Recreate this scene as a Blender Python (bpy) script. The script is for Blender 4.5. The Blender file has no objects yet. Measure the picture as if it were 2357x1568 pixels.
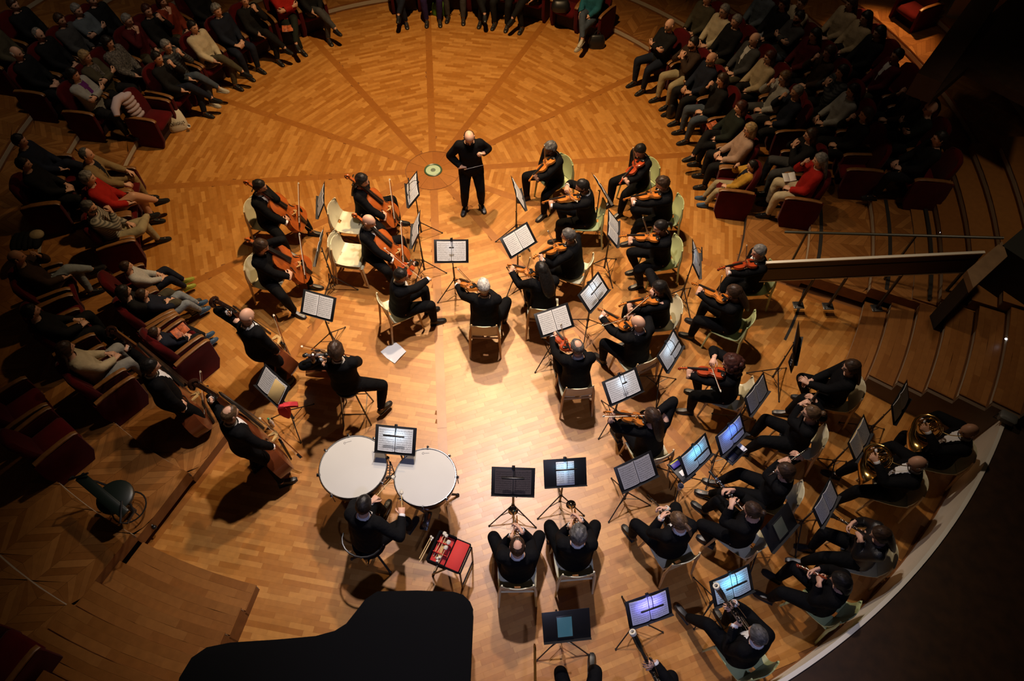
import bpy, math, random
import numpy as np
from mathutils import Vector as V3, Matrix as M4, noise as mnoise

SC = bpy.context.scene
COL = SC.collection
PI = math.pi
rad = math.radians
rnd = random.Random(7)

# ------------------------------------------------------------------ camera
CAM_H, FPX, DEP = 8.6, 1571.0, rad(56.7)
cam_d = bpy.data.cameras.new('camera')
cam_d.sensor_width = 36.0
cam_d.lens = FPX / 2357.0 * 36.0
cam_d.clip_end = 120
cam = bpy.data.objects.new('camera', cam_d)
COL.objects.link(cam)
cam.location = (0, 0, CAM_H)
cam.rotation_euler = (PI / 2 - DEP, 0, 0)
SC.camera = cam

# ------------------------------------------------------------------ world, exposure
wd = bpy.data.worlds.new('hall_dark')
wd.use_nodes = True
wd.node_tree.nodes['Background'].inputs[0].default_value = (1.0, 0.62, 0.34, 1)
wd.node_tree.nodes['Background'].inputs[1].default_value = 0.006
SC.world = wd
SC.view_settings.view_transform = 'Standard'
SC.view_settings.look = 'None'
SC.view_settings.gamma = 1.0
SC.view_settings.exposure = 0.0
SC.view_settings.use_curve_mapping = False


def spot(name, loc, aim, watts, col, cone, blend=0.6, size=0.12):
    d = bpy.data.lights.new(name, 'SPOT')
    d.energy, d.color, d.spot_size, d.spot_blend, d.shadow_soft_size = watts, col, rad(cone), blend, size
    o = bpy.data.objects.new(name, d)
    COL.objects.link(o)
    o.location = loc
    o.rotation_euler = (V3(aim) - V3(loc)).to_track_quat('-Z', 'Y').to_euler()
    return o


# the stage rig: a ring of ceiling spots above the podium
spot('stage_spot', (-0.9, 10.4, 9.4), (-1.1, 9.3, 0), 4400, (1.0, 0.66, 0.33), 82, 0.9, 0.14)
spot('stage_spot', (0.5, 8.5, 9.6), (0.3, 5.0, 0), 2200, (1.0, 0.77, 0.56), 76, 0.9, 0.16)
spot('stage_spot', (-0.4, 6.6, 9.9), (-0.2, 4.4, 0), 2900, (1.0, 0.88, 0.85), 64, 0.9, 0.14)
# a cool wash over the back of the stage
spot('cool_wash_spot', (0.9, -2.0, 9.5), (0.7, 1.4, 0), 900, (0.52, 0.56, 1.0), 46, 0.8, 0.15)
# added fill lights that brighten both audience wings and the right aisle
spot('fill_spot', (-5.2, 9.6, 9.2), (-8.0, 11.2, .6), 420, (1.0, 0.80, 0.60), 50, 1.0, 0.3)
spot('fill_spot', (4.2, 11.0, 9.2), (5.6, 11.6, .6), 200, (1.0, 0.74, 0.50), 44, 1.0, 0.3)
spot('fill_spot', (6.2, 6.4, 9.2), (7.0, 6.6, .4), 330, (1.0, 0.74, 0.50), 46, 1.0, 0.3)
# the exit corridor lamp, upper right
spot('corridor_spot', (7.4, 13.8, 4.4), (7.1, 12.0, .62), 800, (1.0, 0.50, 0.17), 36, 0.7, 0.1)


def at(u, v, z=0.0):
    """photo point (2357x1568) -> point of the hall at height z"""
    dx, dy = (u - 1178.5) / FPX, (784.0 - v) / FPX
    c, s = math.cos(DEP), math.sin(DEP)
    d = V3((dx, c + dy * s, -s + dy * c))
    t = (z - CAM_H) / d.z
    return V3((d.x * t, d.y * t, z))


def on_ray(u, v, p, L, zpref):
    """point along the sight line of a photo point at distance L from p (nearest to height zpref)"""
    o = V3((0, 0, CAM_H))
    d = (at(u, v, 0) - o).normalized()
    m = o - p
    b, c = m.dot(d), m.dot(m) - L * L
    D = b * b - c
    if D <= 0:
        q = o + d * (-b)
        return p + (q - p).normalized() * L
    r = D ** 0.5
    qs = [o + d * (-b - r), o + d * (-b + r)]
    return min(qs, key=lambda q: abs(q.z - zpref))
# ------------------------------------------------------------------ materials
MATS = {}


def mat(name, col, rough=0.5, metal=0.0, spec=0.5, var=0.0, bump=0.0, scale=40.0, stretch=(1, 1, 1), coat=0.0, emit=None, sheen=0.0, bdist=0.004):
    if name in MATS:
        return MATS[name]
    m = bpy.data.materials.new(name)
    m.use_nodes = True
    nt = m.node_tree
    b = nt.nodes['Principled BSDF']
    b.inputs['Base Color'].default_value = (*col, 1)
    b.inputs['Roughness'].default_value = rough
    b.inputs['Metallic'].default_value = metal
    b.inputs['Specular IOR Level'].default_value = spec
    if coat:
        b.inputs['Coat Weight'].default_value = coat
        b.inputs['Coat Roughness'].default_value = 0.12
    if sheen:
        b.inputs['Sheen Weight'].default_value = sheen
    if emit:
        b.inputs['Emission Color'].default_value = (*emit[0], 1)
        b.inputs['Emission Strength'].default_value = emit[1]
    if var or bump:
        tc = nt.nodes.new('ShaderNodeTexCoord')
        mp = nt.nodes.new('ShaderNodeMapping')
        mp.inputs['Scale'].default_value = stretch
        nz = nt.nodes.new('ShaderNodeTexNoise')
        nz.inputs['Scale'].default_value = scale
        nz.inputs['Detail'].default_value = 4
        nt.links.new(tc.outputs['Object'], mp.inputs[0])
        nt.links.new(mp.outputs[0], nz.inputs['Vector'])
        if var:
            rp = nt.nodes.new('ShaderNodeValToRGB')
            rp.color_ramp.elements[0].position, rp.color_ramp.elements[1].position = 0.3, 0.7
            rp.color_ramp.elements[0].color = (*[c * (1 - var) for c in col], 1)
            rp.color_ramp.elements[1].color = (*[min(1, c * (1 + var)) for c in col], 1)
            nt.links.new(nz.outputs[0], rp.inputs[0])
            nt.links.new(rp.outputs[0], b.inputs['Base Color'])
        if bump:
            bp = nt.nodes.new('ShaderNodeBump')
            bp.inputs['Strength'].default_value = bump
            bp.inputs['Distance'].default_value = bdist
            nt.links.new(nz.outputs[0], bp.inputs['Height'])
            nt.links.new(bp.outputs[0], b.inputs['Normal'])
    MATS[name] = m
    return m


def wood_planks(name, c0, c1, rough=0.3, spec=0.5, scale=14):
    """parquet: every plank its own tone, fine grain, satin varnish"""
    m = bpy.data.materials.new(name)
    m.use_nodes = True
    nt = m.node_tree
    b = nt.nodes['Principled BSDF']
    g = nt.nodes.new('ShaderNodeNewGeometry')
    oi = nt.nodes.new('ShaderNodeObjectInfo')
    ad = nt.nodes.new('ShaderNodeMath'); ad.operation = 'ADD'
    fr = nt.nodes.new('ShaderNodeMath'); fr.operation = 'FRACT'
    nt.links.new(g.outputs['Random Per Island'], ad.inputs[0])
    nt.links.new(oi.outputs['Random'], ad.inputs[1])
    nt.links.new(ad.outputs[0], fr.inputs[0])
    rp = nt.nodes.new('ShaderNodeValToRGB')
    e = rp.color_ramp.elements
    e[0].color, e[1].color = (*c0, 1), (*c1, 1)
    e[0].position, e[1].position = 0.0, 1.0
    mid = e.new(0.55)
    mid.color = (*[a * .55 + c * .45 for a, c in zip(c0, c1)], 1)
    nt.links.new(fr.outputs[0], rp.inputs[0])
    tc = nt.nodes.new('ShaderNodeTexCoord')
    nz = nt.nodes.new('ShaderNodeTexNoise')
    nz.inputs['Scale'].default_value = scale
    nz.inputs['Detail'].default_value = 6
    nt.links.new(tc.outputs['Object'], nz.inputs['Vector'])
    mx = nt.nodes.new('ShaderNodeMix'); mx.data_type = 'RGBA'; mx.blend_type = 'MULTIPLY'
    mx.inputs[0].default_value = 0.35
    nt.links.new(rp.outputs[0], mx.inputs[6])
    nt.links.new(nz.outputs[0], mx.inputs[7])
    nt.links.new(mx.outputs[2], b.inputs['Base Color'])
    n2 = nt.nodes.new('ShaderNodeTexNoise')
    n2.inputs['Scale'].default_value = 2.2
    n2.inputs['Detail'].default_value = 5
    nt.links.new(tc.outputs['Object'], n2.inputs['Vector'])
    mr = nt.nodes.new('ShaderNodeMapRange')
    mr.inputs['To Min'].default_value, mr.inputs['To Max'].default_value = rough - .06, rough + .10
    nt.links.new(n2.outputs[0], mr.inputs[0])
    nt.links.new(mr.outputs[0], b.inputs['Roughness'])
    b.inputs['Specular IOR Level'].default_value = spec
    MATS[name] = m
    return m


def paper_mat(name, col, lines=True, ink=0.35):
    """printed sheet music: groups of five stave lines with specks of notes"""
    m = bpy.data.materials.new(name)
    m.use_nodes = True
    nt = m.node_tree
    b = nt.nodes['Principled BSDF']
    b.inputs['Roughness'].default_value = 0.65
    b.inputs['Specular IOR Level'].default_value = 0.25
    tc = nt.nodes.new('ShaderNodeTexCoord')
    sp = nt.nodes.new('ShaderNodeSeparateXYZ')
    nt.links.new(tc.outputs['Object'], sp.inputs[0])

    def mt(op, a, bb=None):
        n = nt.nodes.new('ShaderNodeMath'); n.operation = op
        for i, x in enumerate((a, bb)):
            if x is None: continue
            if isinstance(x, (int, float)): n.inputs[i].default_value = x
            else: nt.links.new(x, n.inputs[i])
        return n.outputs[0]
    y = sp.outputs['Y']
    f = mt('FRACT', mt('DIVIDE', mt('ADD', y, 1.0), 0.027))
    stave = mt('LESS_THAN', f, 0.55)
    fl = mt('FRACT', mt('MULTIPLY', f, 9.0))
    line = mt('MULTIPLY', mt('LESS_THAN', fl, 0.30), stave)
    nz = nt.nodes.new('ShaderNodeTexNoise')
    nz.inputs['Scale'].default_value = 170
    nt.links.new(tc.outputs['Object'], nz.inputs['Vector'])
    notes = mt('MULTIPLY', mt('GREATER_THAN', nz.outputs[0], 0.60), mt('LESS_THAN', f, 0.75))
    k = mt('MAXIMUM', line, notes)
    # margins stay blank
    mx_ = mt('MULTIPLY', mt('LESS_THAN', mt('ABSOLUTE', y), 0.132), mt('GREATER_THAN', mt('ABSOLUTE', sp.outputs['X']), 0.016))
    mx_ = mt('MULTIPLY', mx_, mt('LESS_THAN', mt('ABSOLUTE', sp.outputs['X']), 0.200))
    k = mt('MULTIPLY', k, mx_)
    mx = nt.nodes.new('ShaderNodeMix'); mx.data_type = 'RGBA'
    mx.inputs[6].default_value = (*col, 1)
    mx.inputs[7].default_value = (*[c * ink * .35 for c in col], 1)
    nt.links.new(k, mx.inputs[0])
    nt.links.new(mx.outputs[2], b.inputs['Base Color'])
    MATS[name] = m
    return m


# ------------------------------------------------------------------ geometry kit
class G:
    """collects vertices and faces of one mesh"""

    def __init__(s):
        s.v, s.f, s.m = [], [], []

    def add(s, v, f, mi=0, T=None):
        o = len(s.v)
        if T is not None:
            v = [T @ V3(p) for p in v]
        s.v.extend(tuple(p) for p in v)
        s.f.extend(tuple(i + o for i in q) for q in f)
        s.m.extend([mi] * len(f))
        return s

    def box(s, c, d, T=None, mi=0):
        x, y, z = d[0] / 2, d[1] / 2, d[2] / 2
        v = [V3((c[0] + a * x, c[1] + b * y, c[2] + e * z)) for a in (-1, 1) for b in (-1, 1) for e in (-1, 1)]
        f = [(0, 1, 3, 2), (4, 6, 7, 5), (0, 4, 5, 1), (2, 3, 7, 6), (0, 2, 6, 4), (1, 5, 7, 3)]
        return s.add(v, f, mi, T)

    def rbox(s, c, d, r=0.01, T=None, mi=0):
        """box with chamfered edges"""
        x, y, z = d[0] / 2, d[1] / 2, d[2] / 2
        r = min(r, x * .9, y * .9, z * .9)
        rings = []
        for zz, k in ((-z, r), (-z + r, 0), (z - r, 0), (z, r)):
            a, b = x - k, y - k
            e = min(r, a * .5, b * .5)
            rings.append([(c[0] + p, c[1] + q, c[2] + zz) for p, q in
                          ((-a + e, -b), (a - e, -b), (a, -b + e), (a, b - e), (a - e, b), (-a + e, b), (-a, b - e), (-a, -b + e))])
        return s.loft(rings, mi=mi, T=T)

    def loft(s, rings, caps=True, closed=True, mi=0, T=None):
        n = len(rings[0])
        v = [p for r in rings for p in r]
        f = []
        for i in range(len(rings) - 1):
            for j in range(n if closed else n - 1):
                k = (j + 1) % n
                f.append((i * n + j, i * n + k, (i + 1) * n + k, (i + 1) * n + j))
        if caps:
            f.append(tuple(range(n - 1, -1, -1)))
            f.append(tuple(range((len(rings) - 1) * n, len(rings) * n)))
        return s.add(v, f, mi, T)

    def tube(s, pts, radii, n=8, caps=True, mi=0, T=None):
        pts = [V3(p) for p in pts]
        if not isinstance(radii, (list, tuple)):
            radii = [radii] * len(pts)
        t0 = (pts[1] - pts[0]).normalized()
        u = t0.orthogonal().normalized()
        rings = []
        for i, p in enumerate(pts):
            a = pts[max(i - 1, 0)]
            b = pts[min(i + 1, len(pts) - 1)]
            t = (b - a).normalized()
            u = (u - t * u.dot(t)).normalized()
            w = t.cross(u)
            rings.append([p + (u * math.cos(2 * PI * k / n) + w * math.sin(2 * PI * k / n)) * radii[i] for k in range(n)])
        return s.loft(rings, caps, mi=mi, T=T)

    def ell(s, c, r, nu=10, nv=7, T=None, mi=0):
        rings = []
        for i in range(nv + 1):
            th = PI * (0.02 + 0.96 * i / nv)
            rings.append([(c[0] + r[0] * math.sin(th) * math.cos(2 * PI * k / nu), c[1] + r[1] * math.sin(th) * math.sin(2 * PI * k / nu),
                           c[2] - r[2] * math.cos(th)) for k in range(nu)])
        return s.loft(rings, mi=mi, T=T)

    def lathe(s, prof, n=16, T=None, mi=0, caps=True):
        return s.loft([[(r * math.cos(2 * PI * k / n), r * math.sin(2 * PI * k / n), z) for k in range(n)] for r, z in prof], caps, mi=mi, T=T)

    def torus(s, c, R, r, n=16, k=6, T=None, mi=0):
        rings = []
        for i in range(n):
            a = 2 * PI * i / n
            rings.append([(c[0] + (R + r * math.cos(2 * PI * j / k)) * math.cos(a), c[1] + (R + r * math.cos(2 * PI * j / k)) * math.sin(a),
                           c[2] + r * math.sin(2 * PI * j / k)) for j in range(k)])
        rings.append(rings[0])
        return s.loft(rings, False, mi=mi, T=T)

    def prism(s, poly, z0, z1, mi=0, T=None):
        return s.loft([[(x, y, z0) for x, y in poly], [(x, y, z1) for x, y in poly]], mi=mi, T=T)

    def mesh(s, name, smooth=True, ang=40):
        me = bpy.data.meshes.new(name)
        me.from_pydata([tuple(p) for p in s.v], [], s.f)
        if any(s.m):
            me.polygons.foreach_set('material_index', s.m)
        me.update()
        import bmesh
        bm = bmesh.new(); bm.from_mesh(me)
        bmesh.ops.recalc_face_normals(bm, faces=bm.faces)
        bm.to_mesh(me); bm.free()
        if smooth:
            me.polygons.foreach_set('use_smooth', [True] * len(me.polygons))
            me.set_sharp_from_angle(angle=rad(ang))
        return me


def link(name, me, mats, parent=None, T=None):
    o = bpy.data.objects.new(name, me)
    COL.objects.link(o)
    if not isinstance(mats, (list, tuple)):
        mats = [mats]
    if me is not None:
        if len(me.materials) == 0:
            for m in mats:
                me.materials.append(m)
        for i, m in enumerate(mats):
            if me.materials[i] is not m:
                o.material_slots[i].link = 'OBJECT'
                o.material_slots[i].material = m
    if parent is not None:
        o.parent = parent
    if T is not None:
        o.matrix_basis = T
    return o


def thing(name, label, cat, T=None, group=None):
    o = bpy.data.objects.new(name, None)
    o.empty_display_size = 0.1
    COL.objects.link(o)
    if T is not None:
        o.matrix_basis = T
    o['label'], o['category'] = label, cat
    if group:
        o['group'] = group
    return o


def tag(o, label, cat, group=None):
    o['label'], o['category'] = label, cat
    if group:
        o['group'] = group
    return o


def struct(name, me, m, parent=None, T=None):
    o = link(name, me, m, parent, T)
    if parent is None:
        o['kind'] = 'structure'
    return o


def TR(loc, yaw=0.0):
    return M4.Translation(V3(loc)) @ M4.Rotation(yaw, 4, 'Z')


def frame(o, x, y, z):
    """matrix with the given axes and origin"""
    return M4(((x[0], y[0], z[0], o[0]), (x[1], y[1], z[1], o[1]), (x[2], y[2], z[2], o[2]), (0, 0, 0, 1)))


def aim_frame(o, ydir, zhint):
    y = V3(ydir).normalized()
    x = y.cross(V3(zhint)).normalized()
    return frame(o, x, y, x.cross(y))


def bez(p0, p1, p2, n=8):
    return [V3(p0) * (1 - t) ** 2 + V3(p1) * 2 * t * (1 - t) + V3(p2) * t * t for t in [i / n for i in range(n + 1)]]
# ------------------------------------------------------------------ people
SKIN = [mat('skin_fair', (0.62, 0.36, 0.25), .5, spec=.35), mat('skin_warm', (0.50, 0.27, 0.17), .5, spec=.35),
        mat('skin_olive', (0.42, 0.22, 0.13), .5, spec=.35), mat('skin_dark', (0.14, 0.065, 0.038), .5, spec=.4)]
LIPS = mat('lips', (0.40, 0.13, 0.10), .45)
EYES = mat('eyes', (0.03, 0.02, 0.018), .25)
BLACK = mat('black_wool', (0.0045, 0.0045, 0.0053), .85, spec=.10, bump=.8, scale=7, bdist=.03)
BLACKT = mat('black_trouser_cloth', (0.0038, 0.0038, 0.0044), .85, spec=.10, bump=.8, scale=7, bdist=.03)
WHITE = mat('white_cotton', (0.80, 0.80, 0.80), .8, spec=.2)
SHOE = mat('black_shoe_leather', (0.010, 0.010, 0.011), .38, spec=.45)
HAIRM = {}
for _n, _c in dict(black=(.010, .008, .007), brown=(.035, .018, .010), lbrown=(.09, .05, .025), grey=(.17, .16, .15), white=(.50, .48, .45),
                   salt=(.09, .085, .08), blond=(.30, .20, .09), auburn=(.045, .013, .009)).items():
    HAIRM[_n] = mat('hair_' + _n, _c, .5, spec=.35, var=.55, bump=1.0, scale=55, stretch=(1, .35, .8))
GLASS = mat('spectacle_frame', (.02, .02, .02), .3, spec=.6)


def head_geo():
    nu, nv = 28, 22
    V = []
    for i in range(nv + 1):
        th = PI * (0.015 + 0.97 * i / nv)
        for k in range(nu):
            ph = 2 * PI * k / nu
            V.append((math.sin(th) * math.sin(ph), math.sin(th) * math.cos(ph), math.cos(th)))
    D = np.array(V)
    a, b, c = .076, .096, .116
    x, y, z = D[:, 0] * a, D[:, 1] * b, D[:, 2] * c
    t = np.clip(-D[:, 2], 0, 1)
    x = x * (1 - .34 * t ** 1.6)
    y = np.where(y < 0, y * (1 - .30 * t ** 1.3), y * (1 - .10 * t ** 2))
    y = y + .012 * t ** 2
    y = np.where((D[:, 1] < 0) & (D[:, 2] > -.3), y * 1.05, y)
    fr = np.clip(D[:, 1], 0, 1)
    g = lambda x0, z0, sx, sz: np.exp(-((x - x0) / sx) ** 2 - ((z - z0) / sz) ** 2) * (fr > .3)
    y = y + .024 * g(0, -.022, .012, .017) + .012 * g(0, .004, .009, .020)           # nose and bridge
    y = y + .007 * (g(.03, .030, .022, .010) + g(-.03, .030, .022, .010))            # brows
    y = y - .011 * (g(.031, .012, .017, .011) + g(-.031, .012, .017, .011))          # sockets
    y = y + .008 * g(0, -.062, .022, .010) + .010 * g(0, -.098, .020, .016)          # lips, chin
    y = y - .004 * g(0, -.079, .022, .007)
    P = np.stack([x, y, z], 1)
    F = []
    M = []
    for i in range(nv):
        for k in range(nu):
            k2 = (k + 1) % nu
            F.append((i * nu + k, i * nu + k2, (i + 1) * nu + k2, (i + 1) * nu + k))
            q = P[[i * nu + k, i * nu + k2, (i + 1) * nu + k2, (i + 1) * nu + k]].mean(0)
            M.append(1 if (abs(q[0]) < .026 and -.070 < q[2] < -.054 and q[1] > .05) else 0)
    F.append(tuple(range(nu - 1, -1, -1))); M.append(0)
    F.append(tuple(range(nv * nu, nv * nu + nu))); M.append(0)
    gk = G()
    gk.add([tuple(p) for p in P], F)
    gk.m = M
    for s in (-1, 1):
        gk.ell((s * .079, -.008, -.002), (.010, .020, .034), 8, 6)                   # ears
        gk.ell((s * .031, .077, .012), (.0125, .008, .0075), 8, 5, mi=2)             # eyes
        gk.ell((s * .031, .0885, .031), (.017, .004, .0035), 6, 4, mi=2)             # eyebrows
    return np.array(gk.v), gk.f, gk.m


HEAD_V, HEAD_F, HEAD_M = head_geo()
HEAD_S = (HEAD_V[:23 * 28].copy(), [q for q in HEAD_F[:22 * 28]])


def hair_mesh(style, seed=0):
    P, F = HEAD_S
    xs, ys, zs = P[:, 0], P[:, 1], P[:, 2]
    zl = np.interp(ys, [-.11, -.06, -.02, .01, .045, .07, .1], [-.098, -.096, -.072, -.014, .040, .064, .074])
    zl = zl + np.where(np.abs(xs) < .03, 0, .0)
    m = zs - zl
    off, noise = .013, .008
    if style in ('curly', 'frizz'):
        off, noise = (.024, .016) if style == 'curly' else (.045, .016)
    if style in ('long', 'bob'):
        zl = np.interp(ys, [-.11, -.02, .015, .045, .07, .1], [-.11, -.11, -.085, .02, .05, .064]); m = zs - zl; off = .017
    if style == 'fringe':                                                             # bald crown, hair round the sides
        m = np.minimum(m, .040 - zs); off = .008
    if style == 'thin':
        m = np.minimum(m, np.hypot(xs, ys + .035) - .046 + np.where(zs > 0, 0, 1)); off = .009
    if style == 'recede':
        m = np.minimum(m, np.where(zs > .03, .028 - ys, 1)); off = .010
    m = m + np.array([mnoise.noise(V3((p[0] * 60 + 7, p[1] * 60, p[2] * 25))) for p in P]) * .007
    ramp = np.clip(m / .016, 0, 1)
    nrm = P / np.linalg.norm(P, axis=1)[:, None]
    nz = np.array([mnoise.noise(V3((p[0] * 38 + seed * 3.1, p[1] * 38, p[2] * 38))) for p in P])
    Q = P + nrm * (ramp * off + ramp * nz * noise + .0012)[:, None]
    keep = [q for q in F if all(m[i] > -.006 for i in q)]
    g = G()
    used = sorted({i for q in keep for i in q})
    ix = {u: n for n, u in enumerate(used)}
    g.add([tuple(Q[u]) for u in used], [tuple(ix[i] for i in q) for q in keep])

    def drape(st):
        g.loft([[(rx * math.cos(2 * PI * k / 12), y + ry * math.sin(2 * PI * k / 12), z) for k in range(12)] for y, z, rx, ry in st])
    if style == 'long':
        drape([(-.045, .07, .06, .05), (-.06, 0, .088, .055), (-.075, -.08, .096, .055), (-.095, -.17, .108, .050), (-.115, -.27, .105, .040), (-.13, -.35, .085, .030), (-.135, -.40, .05, .016)])
    if style == 'bob':
        drape([(-.03, .06, .06, .055), (-.035, 0, .092, .065), (-.045, -.07, .100, .065), (-.05, -.13, .092, .055), (-.05, -.16, .06, .035)])
    if style == 'frizz':
        for i in range(26):
            r2 = random.Random(seed * 99 + i)
            a, h = r2.uniform(.6, 2 * PI - .6) + PI / 2, r2.uniform(-.19, .05)
            R = .085 + .02 * r2.random()
            g.ell((R * math.cos(a), R * math.sin(a) - .03, h), (.045, .045, .05), 7, 5)
    if style == 'bun':
        g.ell((0, -.125, .035), (.038, .034, .036), 10, 7)
    if style == 'ponytail':
        g.ell((0, -.108, .02), (.024, .024, .024), 8, 6)
        g.tube([(0, -.115, .02), (0, -.150, -.02), (0, -.150, -.09), (0, -.135, -.16)], [.020, .028, .022, .006], 8)
    return g.mesh('hair_' + style)


def beard_mesh():
    P, F = HEAD_S
    m = np.minimum(np.minimum(-.040 - P[:, 2] + .5 * np.abs(P[:, 0]), P[:, 1] - .005), .16 - P[:, 1])
    nrm = P / np.linalg.norm(P, axis=1)[:, None]
    Q = P + nrm * (np.clip(m / .01, 0, 1) * .009 + .001)[:, None]
    keep = [q for q in F if all(m[i] > -.004 for i in q) and not all(abs(P[i][0]) < .027 and -.072 < P[i][2] < -.052 for i in q)]
    g = G()
    used = sorted({i for q in keep for i in q}); ix = {u: n for n, u in enumerate(used)}
    g.add([tuple(Q[u]) for u in used], [tuple(ix[i] for i in q) for q in keep])
    return g.mesh('beard')


def glasses_mesh():
    g = G()
    for s in (-1, 1):
        T = M4.Translation((s * .031, .097, .010)) @ M4.Rotation(PI / 2, 4, 'X')
        g.torus((0, 0, 0), .021, .0026, 12, 5, T)
        g.tube([(s * .052, .096, .014), (s * .078, .05, .014), (s * .084, -.005, .008)], .0025, 5)
    g.tube([(-.011, .099, .013), (.011, .099, .013)], .0025, 5)
    return g.mesh('glasses')


def hand_geo(curl=.5, thumb=.5, spread=1.0):
    """left hand: wrist at origin, fingers +y, palm towards -z, thumb on +x"""
    g = G()
    R8 = lambda cx, y, cz, w, h: [(cx + w * math.cos(2 * PI * k / 10), y, cz + h * math.sin(2 * PI * k / 10)) for k in range(10)]
    g.loft([R8(0, -.05, 0, .024, .020), R8(0, 0, 0, .027, .019), R8(.003, .03, 0, .038, .017), R8(.002, .065, -.001, .042, .015), R8(0, .088, -.003, .038, .011)])
    for i, (x, L, r) in enumerate(((.031, .074, .0088), (.0105, .082, .0092), (-.0105, .076, .0088), (-.030, .060, .0078))):
        p = V3((x, .082 - abs(i - 1) * .003, -.002)); a = -(0.12 + .10 * i) * (.3 + curl)
        pts, rr = [p - V3((0, .018, 0)), p], [r, r * 1.06]
        fan = math.radians((1.2 - i) * 4.5 * spread)
        for j, fL in enumerate((.46, .30, .24)):
            a -= curl * (.95, 1.05, .7)[j] + .05
            p = p + V3((math.sin(fan) * math.cos(a), math.cos(a) * math.cos(fan), math.sin(a))) * L * fL
            pts.append(p); rr.append(r * (1.0, .92, .70)[j])
        g.tube(pts, rr, 6)
    p = V3((.026, .022, -.006))
    pts, rr = [p - V3((.012, .012, 0)), p], [.013, .0135]
    dirs = [(.72, .66, -.22), (.50, .78, -.38 - .3 * thumb), (.12 - .3 * thumb, .86, -.5 * thumb - .1)]
    for j, (d, L) in enumerate(zip(dirs, (.034, .030, .024))):
        p = p + V3(d).normalized() * L
        pts.append(p); rr.append((.0115, .0105, .0075)[j])
    g.tube(pts, rr, 6)
    return np.array(g.v), g.f


def shoe_mesh():
    g = G()
    # sections along the foot (y forward), ankle at origin height .085
    st = [(-.062, .026, .0, .050), (-.050, .036, .0, .092), (-.015, .040, .0, .110), (.035, .040, .0, .088), (.085, .047, .0, .062), (.135, .048, .0, .050), (.172, .036, .0, .040), (.190, .014, .002, .026)]
    g.loft([[(w * math.cos(a) * (1 if math.sin(a) < 0 else .82), y, (h / 2 if True else 0) + h / 2 * max(-1, min(1, 1.35 * math.sin(a)))) for a in [2 * PI * k / 12 + .26 for k in range(12)]] for y, w, z0, h in st])
    g.loft([[(w * 1.06 * x, y, z) for x, y in ((-1, -.06), (1, -.06), (1.05, .0), (1.12, .10), (1.0, .155), (.5, .19), (-.5, .19), (-1.0, .155), (-1.12, .10), (-1.05, 0))] for z, w in ((0, .042), (.014, .042))])
    return g.mesh('shoe')


SHOE_ME = shoe_mesh()
HAIR_ME = {k: hair_mesh(k) for k in ('short', 'curly', 'frizz', 'long', 'bob', 'fringe', 'thin', 'recede', 'bun', 'ponytail')}
BEARD_ME, GLASSES_ME = beard_mesh(), glasses_mesh()


def cuff_mesh(r0, r1, h, n=12):
    g = G()
    g.lathe([(r0, 0), (r0 + .003, .004), (r1 + .003, h), (r1 - .002, h), (r0 - .002, 0)], n, caps=False)
    return g.mesh('cuff')


CUFF_ME, COLLAR_ME = cuff_mesh(.036, .034, .032), cuff_mesh(.073, .062, .042, 16)
TMP = bpy.data.scenes.new('tmp')


def remesh(g, vox, it=4):
    me = bpy.data.meshes.new('tmp')
    me.from_pydata(g.v, [], g.f)
    import bmesh
    bm = bmesh.new(); bm.from_mesh(me); bmesh.ops.recalc_face_normals(bm, faces=bm.faces); bm.to_mesh(me); bm.free()
    o = bpy.data.objects.new('tmp', me)
    TMP.collection.objects.link(o)
    m = o.modifiers.new('r', 'REMESH'); m.mode = 'VOXEL'; m.voxel_size = vox; m.adaptivity = 0
    s = o.modifiers.new('s', 'SMOOTH'); s.factor = .5; s.iterations = it
    vl = TMP.view_layers[0]
    vl.update()
    dg = vl.depsgraph
    e = o.evaluated_get(dg)
    m2 = e.to_mesh()
    V = np.empty(len(m2.vertices) * 3, np.float32); m2.vertices.foreach_get('co', V)
    N = np.empty(len(m2.vertices) * 3, np.float32); m2.vertices.foreach_get('normal', N)
    F = [tuple(p.vertices) for p in m2.polygons]
    e.to_mesh_clear()
    bpy.data.objects.remove(o)
    bpy.data.meshes.remove(me)
    return V.reshape(-1, 3).astype(float), N.reshape(-1, 3).astype(float), F


def seg_d(P, a, b):
    a, b = np.array(a), np.array(b)
    d = b - a
    t = np.clip((P - a) @ d / (d @ d), 0, 1)
    return np.linalg.norm(P - (a + t[:, None] * d), axis=1), t


def ik(a, c, l1, l2, hint):
    d = c - a
    L = d.length
    if L > l1 + l2 - .004:
        c = a + d.normalized() * (l1 + l2 - .004); d = c - a; L = d.length
    if L < .12:
        c = a + d.normalized() * .12; d = c - a; L = .12
    u = d / L
    x = (l1 * l1 - l2 * l2 + L * L) / (2 * L)
    h = max(l1 * l1 - x * x, 0) ** .5
    n = V3(hint) - u * V3(hint).dot(u)
    n = n.normalized() if n.length > 1e-4 else u.orthogonal().normalized()
    return a + u * x + n * h, c


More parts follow.
